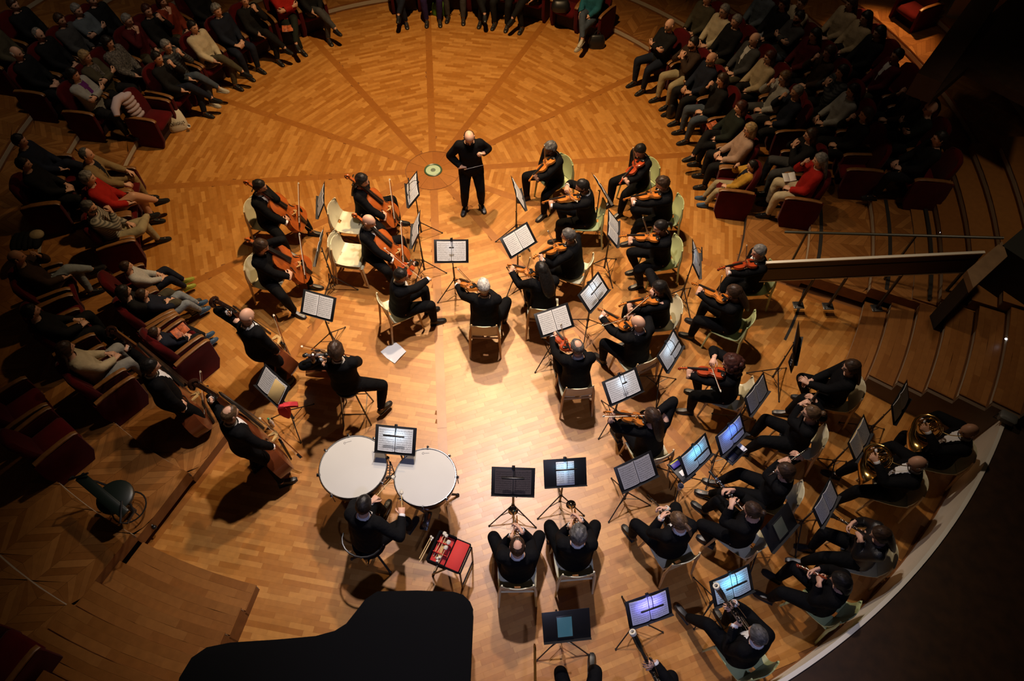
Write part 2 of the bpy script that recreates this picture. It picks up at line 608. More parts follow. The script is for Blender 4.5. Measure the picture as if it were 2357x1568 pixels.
def solve(mode='sit', lean=5, side=0, twist=0, bulk=1.06, look=(0, 10), hl=None, hr=None, fl=None, fr=None, el=None, er=None, hz=None,
          kl=None, kr=None, fdl=None, fdr=None, pl=None, pr=None, cl=.55, cr=.55, tl=0, tr=0, S=1.0):
    """joints in the person's own frame: x right, y forward, z up"""
    J = dict(mode=mode, bulk=bulk, S=S)
    hip = V3((0, 0, (hz if hz else (.53 if mode == 'sit' else .93 * S))))
    sd = V3((math.sin(rad(side)), math.sin(rad(lean)), math.cos(rad(lean)))).normalized()
    mid = hip + (sd * .6 + V3((0, 0, .4))).normalized() * .25
    nb = mid + (sd * 1.15 + V3((0, .0, -.15))).normalized() * .27 * S
    up = (nb - mid).normalized()
    lat = V3((math.cos(rad(twist)), math.sin(rad(twist)), 0))
    lat = (lat - up * lat.dot(up)).normalized()
    fw = up.cross(lat)
    sh = nb - up * .055
    J.update(hip=hip, mid=mid, nb=nb, up=up, lat=lat, fw=fw)
    hd = (up * .45 + V3((0, 0, .55))).normalized()
    hy, hp = rad(look[0] + twist), rad(look[1])
    f2 = V3((-math.sin(hy) * math.cos(hp), math.cos(hy) * math.cos(hp), -math.sin(hp)))
    hc = nb + hd * .165 + V3((-math.sin(hy), math.cos(hy), 0)) * (.030 + .05 * math.sin(hp)) - V3((0, 0, .03 * abs(math.sin(hp))))
    u2 = (V3((0, 0, 1)) * .8 + hd * .2); x2 = f2.cross(u2).normalized(); u2 = x2.cross(f2)
    J.update(head=hc, HT=frame(hc, x2, f2, u2))
    for s, k in ((-1, 'l'), (1, 'r')):
        S0 = sh + lat * (.178 * s * bulk ** .5)
        tgt, hint = (hl, el) if s < 0 else (hr, er)
        if tgt is None:
            tgt = V3((.13 * s, .30, .66)) if mode == 'sit' else V3((.25 * s, .05, .80))
        if callable(tgt): tgt = tgt(J)
        if hint is None: hint = V3((.55 * s, -.5, -.8))
        E, W = ik(S0, V3(tgt), .285 * S, .255 * S, hint)
        J['s' + k], J['e' + k], J['w' + k] = S0, E, W
        fd = fdl if s < 0 else fdr
        pn = pl if s < 0 else pr
        J['fd' + k] = V3(fd) if fd is not None else (W - E).normalized()
        J['pn' + k] = V3(pn) if pn is not None else V3((-.35 * s, 0, -1))
        J['c' + k] = cl if s < 0 else cr
        H0 = hip + V3((.092 * s, 0, -.015))
        ft = fl if s < 0 else fr
        kh = kl if s < 0 else kr
        if mode == 'sit':
            if ft is None: ft = V3((.14 * s, .44, .095))
            if kh is None: kh = V3((.25 * s, 1, .9))
        else:
            if ft is None: ft = V3((.12 * s, .0, .095))
            if kh is None: kh = V3((.1 * s, 1, 0))
        K, A = ik(H0, V3(ft), .43 * S, .43 * S, kh)
        J['h' + k], J['k' + k], J['a' + k] = H0, K, A
        ty = tl if s < 0 else tr
        b = (A - H0); b.z = 0
        fwd = V3((0, 1, 0)) if mode != 'sit' or b.length < .05 else (V3((0, .6, 0)) + b.normalized() * .5).normalized()
        J['t' + k] = M4.Rotation(rad(ty), 3, 'Z') @ fwd
    return J


def body_set(J, vox=.017, offs=(.020, .020)):
    g = G()
    bk = J['bulk']
    hip, mid, nb = J['hip'], J['mid'], J['nb']
    lat0 = V3((1, 0, 0))
    rings = []
    for s, rx, ry, fwo in ((-.24, .10, .09, 0), (-.14, .152, .118, 0), (0, .172, .130, 0), (.2, .160, .118, .006), (.4, .152, .112, .008), (.6, .163, .114, .008),
                           (.78, .172, .108, 0), (.90, .168, .092, -.006), (.97, .098, .07, -.006), (1.04, .054, .054, 0)):
        if s < 0:
            p = hip + V3((0, 0, 1)) * s * .52
            up = V3((0, 0, 1))
        else:
            p = hip * (1 - s) ** 2 + mid * 2 * s * (1 - s) + nb * s * s if s <= 1 else nb + J['up'] * (s - 1) * .5
            up = ((mid - hip) * (1 - s) + (nb - mid) * s).normalized()
        l = (lat0 * (1 - max(0, s)) + J['lat'] * max(0, s)); l = (l - up * l.dot(up)).normalized()
        f = up.cross(l)
        bx = 1 + (bk - 1) * (.6 if s < .95 else 0)
        by = 1 + (bk - 1) * (1.5 if -.2 < s < .7 else .4)
        rings.append([p + f * (fwo + (by - 1) * .05) + l * (rx * bx * math.cos(2 * PI * k / 18)) + f * (ry * by * math.sin(2 * PI * k / 18)) for k in range(18)])
    g.loft(rings)
    g.tube([nb - J['up'] * .05, nb + (J['head'] - nb) * .35, J['head'] - (J['HT'].to_3x3() @ V3((0, .022, .035)))], [.062, .056, .052], 12)

    def limb(a, b, r0, r1, rm=None):
        a, b = V3(a), V3(b)
        d = (b - a).normalized()
        rm = rm or (r0 + r1) / 2
        g.tube([a - d * r0 * .85, a - d * r0 * .45, a, a * .65 + b * .35, b, b + d * r1 * .45, b + d * r1 * .85], [r0 * .4, r0 * .86, r0, rm, r1, r1 * .86, r1 * .4], 12)
    for k, s in (('l', -1), ('r', 1)):
        q = bk ** .5
        limb(J['s' + k] - J['lat'] * s * .03, J['e' + k], .064 * q, .043 * q, .053 * q)
        limb(J['e' + k], J['w' + k], .044 * q, .029, .042 * q)
        limb(J['h' + k], J['k' + k], .094 * q, .060 * q, .084 * q)
        limb(J['k' + k], J['a' + k], .059 * q, .038, .057 * q)
        A, t = J['a' + k], J['t' + k]
        limb(A + t * -.02 - V3((0, 0, .045)), A + t * .12 - V3((0, 0, .058)), .030, .026)
    V, N, F = remesh(g, vox)
    bones = []
    for i, (a, b) in enumerate(((hip - V3((0, 0, .08)), hip), (hip, mid), (mid, nb))):
        bones.append(('torso', a, b, .13 * bk))
    bones.append(('neck', nb + (J['head'] - nb) * .25, J['head'], .055))
    for k in 'lr':
        bones += [('uarm', J['s' + k], J['e' + k], .048), ('farm', J['e' + k], J['w' + k], .037), ('thigh', J['h' + k] + (J['k' + k] - J['h' + k]) * .22, J['k' + k], .072),
                  ('shin', J['k' + k], J['a' + k], .048), ('foot', J['a' + k] - V3((0, 0, .05)), J['a' + k] + J['t' + k] * .14 - V3((0, 0, .06)), .03)]
    D, Tt = [], []
    for nme, a, b, r in bones:
        d, t = seg_d(V, a, b)
        D.append(d / r if nme == 'torso' else d / r); Tt.append(t)
    D, Tt = np.array(D), np.array(Tt)
    w = D.argmin(0)
    tt = Tt[w, np.arange(len(V))]
    nm = np.array([b[0] for b in bones])[w]
    jack = (nm == 'torso') | (nm == 'uarm') | ((nm == 'farm') & (tt < .93))
    neckcut = (V - np.array(nb)) @ np.array(J['up'])
    jack &= ~((neckcut > .012) & (nm == 'torso'))
    tro = (nm == 'thigh') | ((nm == 'shin') & (tt < .97)) | ((nm == 'torso') & (w <= 1) & (tt < .65))
    if J['mode'] == 'stand':
        jack |= (nm == 'thigh') & (tt < .12)

    def sub(mask, off):
        keep = [q for q in F if all(mask[i] for i in q)]
        used = sorted({i for q in keep for i in q}); ix = {u: n for n, u in enumerate(used)}
        me = bpy.data.meshes.new('cloth')
        P = V[used] + N[used] * off
        me.from_pydata(P.tolist(), [], [tuple(ix[i] for i in q) for q in keep])
        me.polygons.foreach_set('use_smooth', [True] * len(keep))
        return me
    jm, tm = sub(jack, offs[0]), sub(tro, offs[1] * .75)
    q_ = V - np.array(mid)
    sv = q_ @ np.array((nb - mid).normalized()) / (nb - mid).length
    lv = np.abs(q_ @ np.array(J['lat']))
    sf = sub((nm == 'torso') & (sv > -.25) & (sv < 1.0) & (lv < .012 + .050 * np.clip(sv + .25, 0, 1.2)) & (N @ np.array(J['fw']) > .15), offs[0] + .004)
    # body with head and hands as one mesh
    b = G()
    b.add(V.tolist(), F)
    HT = J['HT']
    b.add(HEAD_V.tolist(), HEAD_F, 0, HT)
    b.m[-len(HEAD_F):] = HEAD_M
    for k, s in (('l', 1), ('r', -1)):
        hv, hf = hand_geo(J['c' + k])
        hv = hv * np.array([s, 1, 1])
        fd = J['fd' + k].normalized()
        z = -J['pn' + k]; z = (z - fd * z.dot(fd)).normalized()
        b.add(hv.tolist(), hf, 0, frame(J['w' + k], fd.cross(z), fd, z))
    me = bpy.data.meshes.new('body')
    me.from_pydata(b.v, [], b.f)
    me.polygons.foreach_set('material_index', b.m)
    me.polygons.foreach_set('use_smooth', [True] * len(b.f))
    me.update()
    return dict(body=me, jacket=jm, trousers=tm, shirt=sf, J=J)


def person(label, T, bs, hair='short', hcol='black', skin=0, top=BLACK, bottom=BLACKT, shoes=SHOE, cuffs=False, collar=False, glasses=False, beard=None,
           top_name='jacket', group=None, front=None, bottom_name='trousers'):
    J = bs['J']
    r = thing('person', label, 'person', T, group)
    link('body', bs['body'], [SKIN[skin], LIPS, EYES], r)
    cloth_o = link(top_name, bs['jacket'], top, r)
    link(bottom_name, bs['trousers'], bottom, r)
    for k in 'lr':
        A, t = J['a' + k], J['t' + k]
        link('shoe', SHOE_ME, shoes, r, frame(A - V3((0, 0, .092)), t.cross(V3((0, 0, 1))), t, (0, 0, 1)))
        if cuffs:
            d = (J['w' + k] - J['e' + k]).normalized()
            link('shirt_cuff', CUFF_ME, WHITE, cloth_o, aim_frame(J['w' + k] - d * .022, d, (0, .3, 1)) @ M4.Rotation(-PI / 2, 4, 'X'))
    if front:
        link('shirt_front', bs['shirt'], front, cloth_o)
    if collar:
        link('shirt_front', bs['shirt'], WHITE, cloth_o)
        link('shirt_collar', COLLAR_ME, WHITE, cloth_o, aim_frame(J['nb'] - J['up'] * .004, J['up'], J['fw']) @ M4.Rotation(-PI / 2, 4, 'X'))
    if hair in HAIR_ME:
        link('hair', HAIR_ME[hair], HAIRM[hcol], r, J['HT'])
    if beard:
        link('beard', BEARD_ME, HAIRM[beard], r, J['HT'])
    if glasses:
        link('glasses', GLASSES_ME, GLASS, r, J['HT'])
    return r
# ------------------------------------------------------------------ object kit
STEEL = mat('chrome', (.75, .75, .76), .16, 1.0)
DARKST = mat('black_steel', (.012, .012, .013), .35, spec=.5)
PLATE = mat('black_desk_plate', (.010, .010, .012), .5, spec=.4)
EBONY = mat('ebony', (.010, .009, .008), .3, spec=.5)
CREAM = mat('cream_plastic', (.60, .56, .38), .4, var=.06, scale=6)
GREEN = mat('pale_green_plastic', (.44, .50, .24), .4, var=.06, scale=6)
BEECH = mat('beech_wood', (.50, .33, .15), .42, var=.18, scale=12, stretch=(6, 6, 1))
REDV = mat('red_velvet', (.075, .0030, .004), .9, spec=.1, sheen=.06, var=.2, scale=5, bump=.2)
ARMW = mat('armrest_wood', (.20, .085, .022), .4, var=.2, scale=14)
RUBBER = mat('rubber', (.01, .01, .01), .8)
PAPER = paper_mat('printed_sheet', (.78, .78, .78))
PAPERB = mat('blank_sheet', (.80, .80, .80), .7, spec=.2, var=.02, scale=4)
PAPERD = paper_mat('glossy_dark_sheet', (.075, .06, .06), ink=.2)
CARD = mat('manila_card', (.68, .50, .22), .7, spec=.2, var=.06, scale=8)
GOLD = mat('brass', (.72, .46, .14), .2, 1.0)
SILVER = mat('silver_plate', (.72, .71, .68), .15, 1.0)
BONE = mat('ivory_ring', (.80, .74, .58), .4)
VARN = {'gold': mat('violin_varnish_gold', (.46, .145, .022), .25, spec=.5, coat=.4, var=.22, scale=7, stretch=(3, 1, 1)),
        'red': mat('violin_varnish_red', (.34, .045, .010), .25, spec=.5, coat=.4, var=.2, scale=7, stretch=(3, 1, 1)),
        'amber': mat('cello_varnish_amber', (.38, .085, .014), .28, spec=.5, coat=.4, var=.2, scale=5, stretch=(3, 1, 1)),
        'dark': mat('bass_varnish_dark', (.13, .032, .010), .3, spec=.5, coat=.4, var=.25, scale=4, stretch=(3, 1, 1))}
FITT = mat('maple_fittings', (.62, .42, .17), .4)
DARKH = mat('sound_hole', (.006, .004, .003), .8)
STRING = mat('steel_string', (.5, .5, .5), .3, 1.0)
BOWST = mat('bow_stick', (.16, .04, .012), .3, coat=.3)
BOWHR = mat('bow_hair', (.75, .70, .58), .6)


def chair_parts(seat_mat, leg_mat):
    prof = [(.225, .425), (.215, .447), (.16, .452), (.08, .447), (0, .444), (-.08, .446), (-.14, .455), (-.185, .48), (-.215, .53), (-.235, .60), (-.25, .67), (-.262, .74), (-.268, .79), (-.270, .80)]

    def shell(i0, i1, hole):
        import bmesh
        bm = bmesh.new()
        nu = 13
        rows = []
        for i in range(i0, i1):
            y, z = prof[i]
            s = max(0, (i - 6) / 7.0)
            w = .215 + .012 * math.sin(i * .5) - (.02 if i < 1 else 0) - .03 * s * s
            row = []
            for k in range(nu):
                u = -1 + 2 * k / (nu - 1)
                zz = z - (.022 * (1 - s)) * (1 - u * u) * (1 if 1 < i < 8 else 0) - (s > .9) * .025 * u * u
                yy = y + (.055 * s) * u * u
                row.append(bm.verts.new((u * w, yy, zz)))
            rows.append(row)
        for i in range(len(rows) - 1):
            for k in range(nu - 1):
                if hole and (i + i0) == 6 and k in (5, 6):
                    continue
                bm.faces.new((rows[i][k], rows[i][k + 1], rows[i + 1][k + 1], rows[i + 1][k]))
        bmesh.ops.recalc_face_normals(bm, faces=bm.faces)
        bmesh.ops.solidify(bm, geom=list(bm.faces), thickness=.011)
        me = bpy.data.meshes.new('shell')
        bm.to_mesh(me); bm.free()
        me.polygons.foreach_set('use_smooth', [True] * len(me.polygons))
        me.set_sharp_from_angle(angle=rad(50))
        return me
    parts = [('seat', shell(0, 8, True), seat_mat), ('backrest', shell(7, 14, False), seat_mat)]
    for s in (-1, 1):
        g = G(); g.tube([(s * .19, .19, .435), (s * .205, .215, .40), (s * .225, .25, 0)], [.019, .019, .013], 8)
        parts.append(('leg', g.mesh('leg'), leg_mat))
        g = G(); g.tube([(s * .175, -.215, .78), (s * .20, -.225, .62), (s * .21, -.22, .45), (s * .225, -.275, 0)], [.010, .016, .020, .013], 8)
        parts.append(('leg', g.mesh('leg'), leg_mat))
    g = G(); g.tube([(-.19, .18, .425), (.19, .18, .425)], .013, 6); g.tube([(-.2, -.2, .43), (.2, -.2, .43)], .013, 6)
    for s in (-1, 1): g.tube([(s * .19, .18, .425), (s * .2, -.2, .43)], .013, 6)
    parts.append(('seat_frame', g.mesh('seat_frame'), leg_mat))
    return parts


# a part that belongs to another part (thing > part > sub-part)
SUBPART = dict(peg='scroll', fingerboard='neck', armrest='side_panel', keywork='body', reed='body', mouthpiece='body', frog='stick', tip='stick', sound_hole='body', lip_plate='tube')


def inst(name, label, cat, parts, T, group=None):
    r = thing(name, label, cat, T, group)
    made = {}
    for n, me, m in parts:
        up_ = made.get(SUBPART.get(n))
        made[n] = link(n, me, m, up_ or r)
    return r


CHAIR = {'cream': chair_parts(CREAM, BEECH), 'green': chair_parts(GREEN, GREEN), 'mixed': chair_parts(CREAM, CREAM)}


def theatre_parts():
    P = []
    for s in (-1, 1):
        poly = [(-.30, 0), (.17, 0), (.245, .16), (.255, .50), (.25, .60), (-.22, .62), (-.33, .60), (-.35, .3)]
        g = G()
        T = M4(((0, 0, 1, s * .285 - .032), (1, 0, 0, 0), (0, 1, 0, 0), (0, 0, 0, 1)))
        g.loft([[(x * .97, y * .985 + .004, 0) for x, y in poly], [(x, y, .012) for x, y in poly], [(x, y, .052) for x, y in poly], [(x * .97, y * .985 + .004, .064) for x, y in poly]], T=T)
        P.append(('side_panel', g.mesh('side_panel', ang=50), REDV))
        g = G()
        g.loft([[(s * .285 + a * .030, y, z + b * .012) for a, b in ((-1, -1), (1, -1), (1, .6), (.7, 1), (-.7, 1), (-1, .6))] for y, z in ((-.30, .622), (-.15, .640), (.10, .640), (.22, .625), (.265, .595))])
        P.append(('armrest', g.mesh('armrest'), ARMW))
    g = G(); g.rbox((0, .01, .385), (.50, .50, .13), .04)
    P.append(('seat_cushion', g.mesh('seat_cushion', ang=70), REDV))
    g = G()
    st = [(.34, -.22, .245, .065), (.45, -.225, .25, .075), (.65, -.25, .255, .07), (.80, -.28, .245, .06), (.90, -.30, .215, .052), (.945, -.308, .14, .03)]
    g.loft([[(w * math.copysign(abs(math.cos(a)) ** .5, math.cos(a)), y + .05 * abs(math.cos(a)) ** 2 + d * math.copysign(abs(math.sin(a)) ** .6, math.sin(a)), z) for a in [2 * PI * k / 16 for k in range(16)]] for z, y, w, d in st])
    P.append(('backrest', g.mesh('backrest', ang=70), REDV))
    g = G(); g.rbox((0, -.04, .16), (.46, .30, .31), .02)
    P.append(('base', g.mesh('base'), mat('dark_plinth', (.02, .006, .006), .8)))
    return P


THEATRE = theatre_parts()


# ------------------------------------------------------------------ strings
BSCR = mat('dark_scroll_varnish', (.035, .013, .007), .25, coat=.3)


def string_parts(kind):
    Lb, tot, dep, varn = dict(violin=(.356, .595, .036, 'gold'), viola=(.415, .685, .042, 'red'), cello=(.755, 1.22, .125, 'amber'), bass=(1.12, 1.84, .20, 'dark'))[kind]
    if kind == 'bass':
        ol = [(0, .03), (.015, .15), (.05, .235), (.12, .29), (.2, .305), (.28, .295), (.34, .265), (.375, .25), (.41, .20), (.48, .170), (.55, .175), (.60, .205), (.63, .232), (.67, .228), (.74, .218), (.82, .18), (.90, .115), (.96, .06), (1, .035)]
    else:
        ol = [(0, .03), (.012, .14), (.04, .22), (.1, .275), (.18, .292), (.27, .285), (.33, .262), (.37, .248), (.40, .20), (.48, .158), (.55, .160), (.61, .195), (.64, .228), (.68, .222), (.76, .236), (.84, .232), (.92, .195), (.97, .13), (1, .05)]
    P = []
    ys = [o[0] * Lb for o in ol]; ws = [o[1] * Lb for o in ol]
    arch = Lb * .045
    xs = (-1, -.8, -.45, 0, .45, .8, 1)
    hz = lambda x, y: dep / 2 + arch * (1 - x * x) ** 1.2 * math.sin(PI * min(1, max(0, y / Lb))) ** .6
    g = G()
    g.loft([[(x * w, y, hz(x, y)) for x in xs] + [(x * w, y, -hz(x, y) * .92) for x in reversed(xs)] for y, w in zip(ys, ws)])
    P.append(('body', g.mesh('body', ang=60), VARN[varn]))
    nut = tot - Lb * .33
    k = Lb / .356
    g = G()
    up = dep / 2 + arch * .35
    g.loft([[(-.013 * k, Lb * .98, up - .03 * k), (.013 * k, Lb * .98, up - .03 * k), (.014 * k, Lb * .98, up + .004), (-.014 * k, Lb * .98, up + .004)],
            [(-.010 * k, nut, up - .016 * k), (.010 * k, nut, up - .016 * k), (.012 * k, nut, up), (-.012 * k, nut, up)]])
    P.append(('neck', g.mesh('neck'), VARN[varn]))
    g = G()
    fz = up + .004 * k; fe = Lb * .62
    g.loft([[(-.021 * k, fe, fz + .012 * k), (.021 * k, fe, fz + .012 * k), (.015 * k, fe, fz + .022 * k), (-.015 * k, fe, fz + .022 * k)],
            [(-.012 * k, nut, fz), (.012 * k, nut, fz), (.010 * k, nut, fz + .006 * k), (-.010 * k, nut, fz + .006 * k)]])
    P.append(('fingerboard', g.mesh('fingerboard'), EBONY))
    g = G()
    sc = []
    g.loft([[(-.012 * k, nut, up - .014 * k), (.012 * k, nut, up - .014 * k), (.012 * k, nut, up + .002 * k), (-.012 * k, nut, up + .002 * k)],
            [(-.009 * k, tot - .030 * k, up - .030 * k), (.009 * k, tot - .030 * k, up - .030 * k), (.009 * k, tot - .030 * k, up - .012 * k), (-.009 * k, tot - .030 * k, up - .012 * k)]])
    cy, cz = tot - .020 * k, up - .026 * k
    spn = [(0, cy + math.cos(a) * r, cz + math.sin(a) * r) for a, r in [(-2.4 + i * .55, (.021 - .0011 * i) * k) for i in range(16)]]
    g.tube(spn, [.009 * k * (1 - i * .03) for i in range(16)], 7)
    g.tube([(-.019 * k, cy, cz), (.019 * k, cy, cz)], .007 * k, 7)
    P.append(('scroll', g.mesh('scroll'), VARN[varn] if kind != 'bass' else BSCR))
    for i in range(4):
        s = 1 if i % 2 else -1
        y = nut + .018 * k + i * .014 * k; z = up - .010 * k - i * .003 * k
        g = G(); g.tube([(-s * .012 * k, y, z), (s * .030 * k, y, z)], [.0028 * k, .0036 * k], 6); g.ell((s * .038 * k, y, z), (.010 * k, .0035 * k, .008 * k), 7, 5)
        P.append(('peg', g.mesh('peg'), EBONY))
    by = Lb * .42; tz = hz(0, by)
    g = G()
    bh = .033 * k
    for s in (-1, 1):
        g.loft([[(s * a * k, by + b * .003 * k, tz - .004 * k + z) for a, z in ((.006, bh * .55), (.020, 0), (.025, 0), (.022, bh * .6), (.018, bh * .92), (.004, bh))] for b in (-1, 1)])
    g.box((0, by, tz + bh * .80), (.030 * k, .005 * k, bh * .35))
    P.append(('bridge', g.mesh('bridge'), FITT))
    g = G()
    g.loft([[(-.012 * k, .0, dep / 2 + .004 * k), (.012 * k, .0, dep / 2 + .004 * k), (.008 * k, 0, dep / 2 + .012 * k), (-.008 * k, 0, dep / 2 + .012 * k)],
            [(-.022 * k, Lb * .30, tz + .012 * k), (.022 * k, Lb * .30, tz + .012 * k), (.016 * k, Lb * .30, tz + .022 * k), (-.016 * k, Lb * .30, tz + .022 * k)]])
    P.append(('tailpiece', g.mesh('tailpiece'), EBONY))
    g = G()
    for i in range(4):
        x = (-1.5 + i) * .0105 * k
        g.tube([(x * .8, Lb * .29, tz + .020 * k), (x, by, tz + bh), (x * .55, nut, fz + .008 * k)], .0007 * k + .0003, 4)
    P.append(('strings', g.mesh('strings'), STRING))
    for s in (-1, 1):
        g = G()
        pts = [(s * .36, .29), (s * .42, .31), (s * .45, .36), (s * .40, .42), (s * .34, .48), (s * .30, .53), (s * .33, .565)]
        pp = [(p[0] * Lb * .40 + 0, p[1] * Lb, hz(p[0] * .40 / .2, p[1] * Lb) + .0012 * k) for p in pts]
        w = .0030 * k
        g.loft([[(x - w, y, z - .004), (x + w, y, z - .004), (x + w, y, z), (x - w, y, z)] for x, y, z in pp])
        P.append(('sound_hole', g.mesh('sound_hole'), DARKH))
    if kind in ('violin', 'viola'):
        g = G(); g.ell((-.055 * k, .035 * k, dep / 2 + .020 * k), (.042 * k, .028 * k, .010 * k), 12, 6)
        P.append(('chin_rest', g.mesh('chin_rest'), EBONY))
    else:
        g = G(); L = .34 if kind == 'cello' else .16
        g.tube([(0, .01, 0), (0, -L, 0)], [.006 * k ** .5, .004], 6); g.ell((0, -.005, 0), (.018 * k ** .5, .018, .018), 8, 5)
        P.append(('endpin', g.mesh('endpin'), STEEL))
    return P


STR = {k: string_parts(k) for k in ('violin', 'viola', 'cello', 'bass')}
SCROLL = dict(violin=.575, viola=.66, cello=1.17, bass=1.76)


def bow_parts(L, k=1.0):
    P = []
    g = G(); g.tube([(0, 0, .012), (0, L * .35, .008), (0, L * .7, .006), (0, L * .97, .012)], [.0048 * k, .0045 * k, .004 * k, .0032 * k], 6)
    P.append(('stick', g.mesh('stick'), BOWST))
    g = G(); g.rbox((0, .045, -.003), (.012 * k, .05 * k, .022 * k), .003)
    P.append(('frog', g.mesh('frog'), EBONY))
    g = G(); g.loft([[(-.005 * k, y, z), (.005 * k, y, z), (.005 * k, y, z + .0015), (-.005 * k, y, z + .0015)] for y, z in ((.05, -.014), (L * .97, -.012))])
    P.append(('bow_hair', g.mesh('bow_hair'), BOWHR))
    g = G(); g.loft([[(-.004, y, a), (.004, y, a), (.003, y, b), (-.003, y, b)] for y, a, b in ((L * .96, -.014, .015), (L * .985, -.014, .012), (L, -.006, .0))])
    P.append(('tip', g.mesh('tip'), BONE))
    return P


BOW = {'violin': bow_parts(.74), 'cello': bow_parts(.71, 1.3), 'bass': bow_parts(.76, 1.5)}


# ------------------------------------------------------------------ winds
def reed_wind(L, r0, r1, bell, m, kind):
    P = []
    g = G(); n = 10
    g.lathe([(r0 * .6, 0), (r0, .02), (r0 * 1.15, L * .2), (r0 * 1.15, L * .205), (r0 * 1.05, L * .22), (r1, L * .5), (r1 * 1.25, L * .505), (r1 * 1.25, L * .52), (r1, L * .53), (r1 * 1.05, L * .83), (r1 * 1.4, L * .835)], 12, M4.Rotation(-PI / 2, 4, 'X'))
    P.append(('body', g.mesh('body'), m))
    g = G(); g.lathe([(r1 * 1.4, L * .835), (r1 * 1.35, L * .86), (bell * .7, L * .94), (bell, L), (bell * .82, L), (bell * .5, L * .93), (r1 * .5, L * .86)], 14, M4.Rotation(-PI / 2, 4, 'X'), caps=False)
    P.append(('bell', g.mesh('bell'), m))
    g = G(); g.tube([(0, 0, 0), (0, -.055, .0)], [.005, .003], 6)
    P.append(('reed' if kind == 'oboe' else 'mouthpiece', g.mesh('reed'), EBONY if kind != 'oboe' else BONE))
    g = G()
    for i in range(13):
        y = L * (.24 + .045 * i)
        g.lathe([(.007, 0), (.0085, .002), (.006, .005)], 8, M4.Translation(((i % 3 - 1) * .005, y, r1 * 1.05)))
    for s in (-1, 1):
        g.tube([(s * r1 * .9, L * .2, r1 * .8), (s * r1 * .9, L * .80, r1 * .8)], .0022, 5)
        for i in range(4): g.rbox((s * r1 * 1.5, L * (.3 + .13 * i), r1 * .5), (.016, .018, .004), .001)
    P.append(('keywork', g.mesh('keywork'), SILVER))
    return P


ROSE = mat('rosewood', (.22, .035, .012), .3, coat=.3)
BLACKW = mat('grenadilla', (.009, .008, .008), .3, spec=.5)
WIND = {'oboe': reed_wind(.60, .008, .0125, .021, BLACKW, 'oboe'), 'clarinet': reed_wind(.62, .013, .015, .034, BLACKW, 'clarinet'), 'rose': reed_wind(.62, .013, .015, .034, ROSE, 'clarinet')}


def flute_parts():
    P = []
    g = G(); g.tube([(0, -.10, 0), (0, .57, 0)], .0098, 10)
    P.append(('tube', g.mesh('tube'), SILVER))
    g = G(); g.ell((0, 0, .009), (.014, .018, .004), 10, 4)
    P.append(('lip_plate', g.mesh('lip_plate'), SILVER))
    g = G()
    for i in range(15): g.lathe([(.008, 0), (.0085, .003), (.005, .005)], 8, M4.Translation((.001, .14 + .027 * i, .009)))
    g.tube([(.010, .13, .006), (.010, .55, .006)], .002, 5)
    P.append(('keywork', g.mesh('keywork'), SILVER))
    return P


WIND['flute'] = flute_parts()


def trumpet_parts():
    P = []
    RX = M4.Rotation(-PI / 2, 4, 'X')
    g = G(); g.lathe([(.006, .08), (.0065, .30), (.010, .38), (.017, .43), (.034, .465), (.060, .485), (.058, .486), (.032, .468), (.013, .42)], 18, M4.Translation((-.02, 0, 0)) @ RX, caps=False)
    P.append(('bell', g.mesh('bell'), SILVER))
    g = G()
    g.tube([(.018, 0, .01), (.018, .36, .01)], .0055, 8)
    g.tube([(.018, .34, .01)] + [(.018, .36 + .03 * math.sin(a), -.02 + .03 * math.cos(a)) for a in (.5, 1.2, 1.9, 2.6)] + [(.018, .36, -.05), (.018, .18, -.05)], .0062, 8)
    g.tube([(-.02, .09, 0)] + [(-.02, .09 - .03 * math.sin(a), -.025 + .025 * math.cos(a)) for a in (.6, 1.5, 2.4)] + [(-.02, .10, -.05), (-.02, .17, -.05)], .006, 8)
    P.append(('tubing', g.mesh('tubing'), GOLD))
    for i in range(3):
        g = G(); g.lathe([(.009, -.075), (.0105, -.07), (.0105, .02), (.006, .024), (.003, .026), (.003, .045), (.008, .046), (.008, .050)], 10, M4.Translation((0, .17 + .025 * i, 0)))
        P.append(('valve', g.mesh('valve'), SILVER))
    g = G(); g.lathe([(.009, -.07), (.012, -.082), (.011, -.085), (.004, -.06), (.0045, .0)], 10, M4.Translation((.018, 0, .01)) @ RX)
    P.append(('mouthpiece', g.mesh('mouthpiece'), SILVER))
    return P


def horn_parts():
    P = []
    g = G()
    g.torus((0, 0, 0), .15, .010, 28, 8)
    g.torus((.01, .02, .02), .115, .009, 26, 8)
    g.torus((-.01, .02, -.018), .09, .008, 22, 8)
    g.tube([(.02, -.10, .02), (.04, 0, .03), (.02, .10, .02)], .008, 8)
    g.tube([(-.06, -.09, .02), (-.03, 0, .035), (-.06, .10, .02)], .008, 8)
    P.append(('coil', g.mesh('coil'), GOLD))
    g = G()
    pts = [(.15 * math.cos(a), .15 * math.sin(a), .0) for a in (2.2, 2.7, 3.2, 3.7, 4.1)] + [(.02, -.21, 0), (.12, -.235, 0), (.19, -.23, 0), (.22, -.225, 0)]
    g.tube(pts, [.011, .014, .019, .026, .034, .050, .078, .115, .150], 18, caps=False)
    P.append(('bell', g.mesh('bell'), GOLD))
    for i in range(3):
        g = G(); g.lathe([(.017, -.02), (.017, .02), (.012, .024)], 12, M4.Translation((-.03 + .04 * i, .03, .035)))
        g.tube([(-.03 + .04 * i, .03, .05), (-.03 + .04 * i, .14, .07)], .003, 5); g.ell((-.03 + .04 * i, .145, .072), (.010, .012, .003), 8, 4)
        P.append(('valve', g.mesh('valve'), GOLD))
    g = G(); g.tube(bez((.10, .11, 0), (.18, .16, .02), (.21, .30, .03)), [.006] * 8 + [.010], 7)
    P.append(('mouthpipe', g.mesh('mouthpipe'), GOLD))
    return P


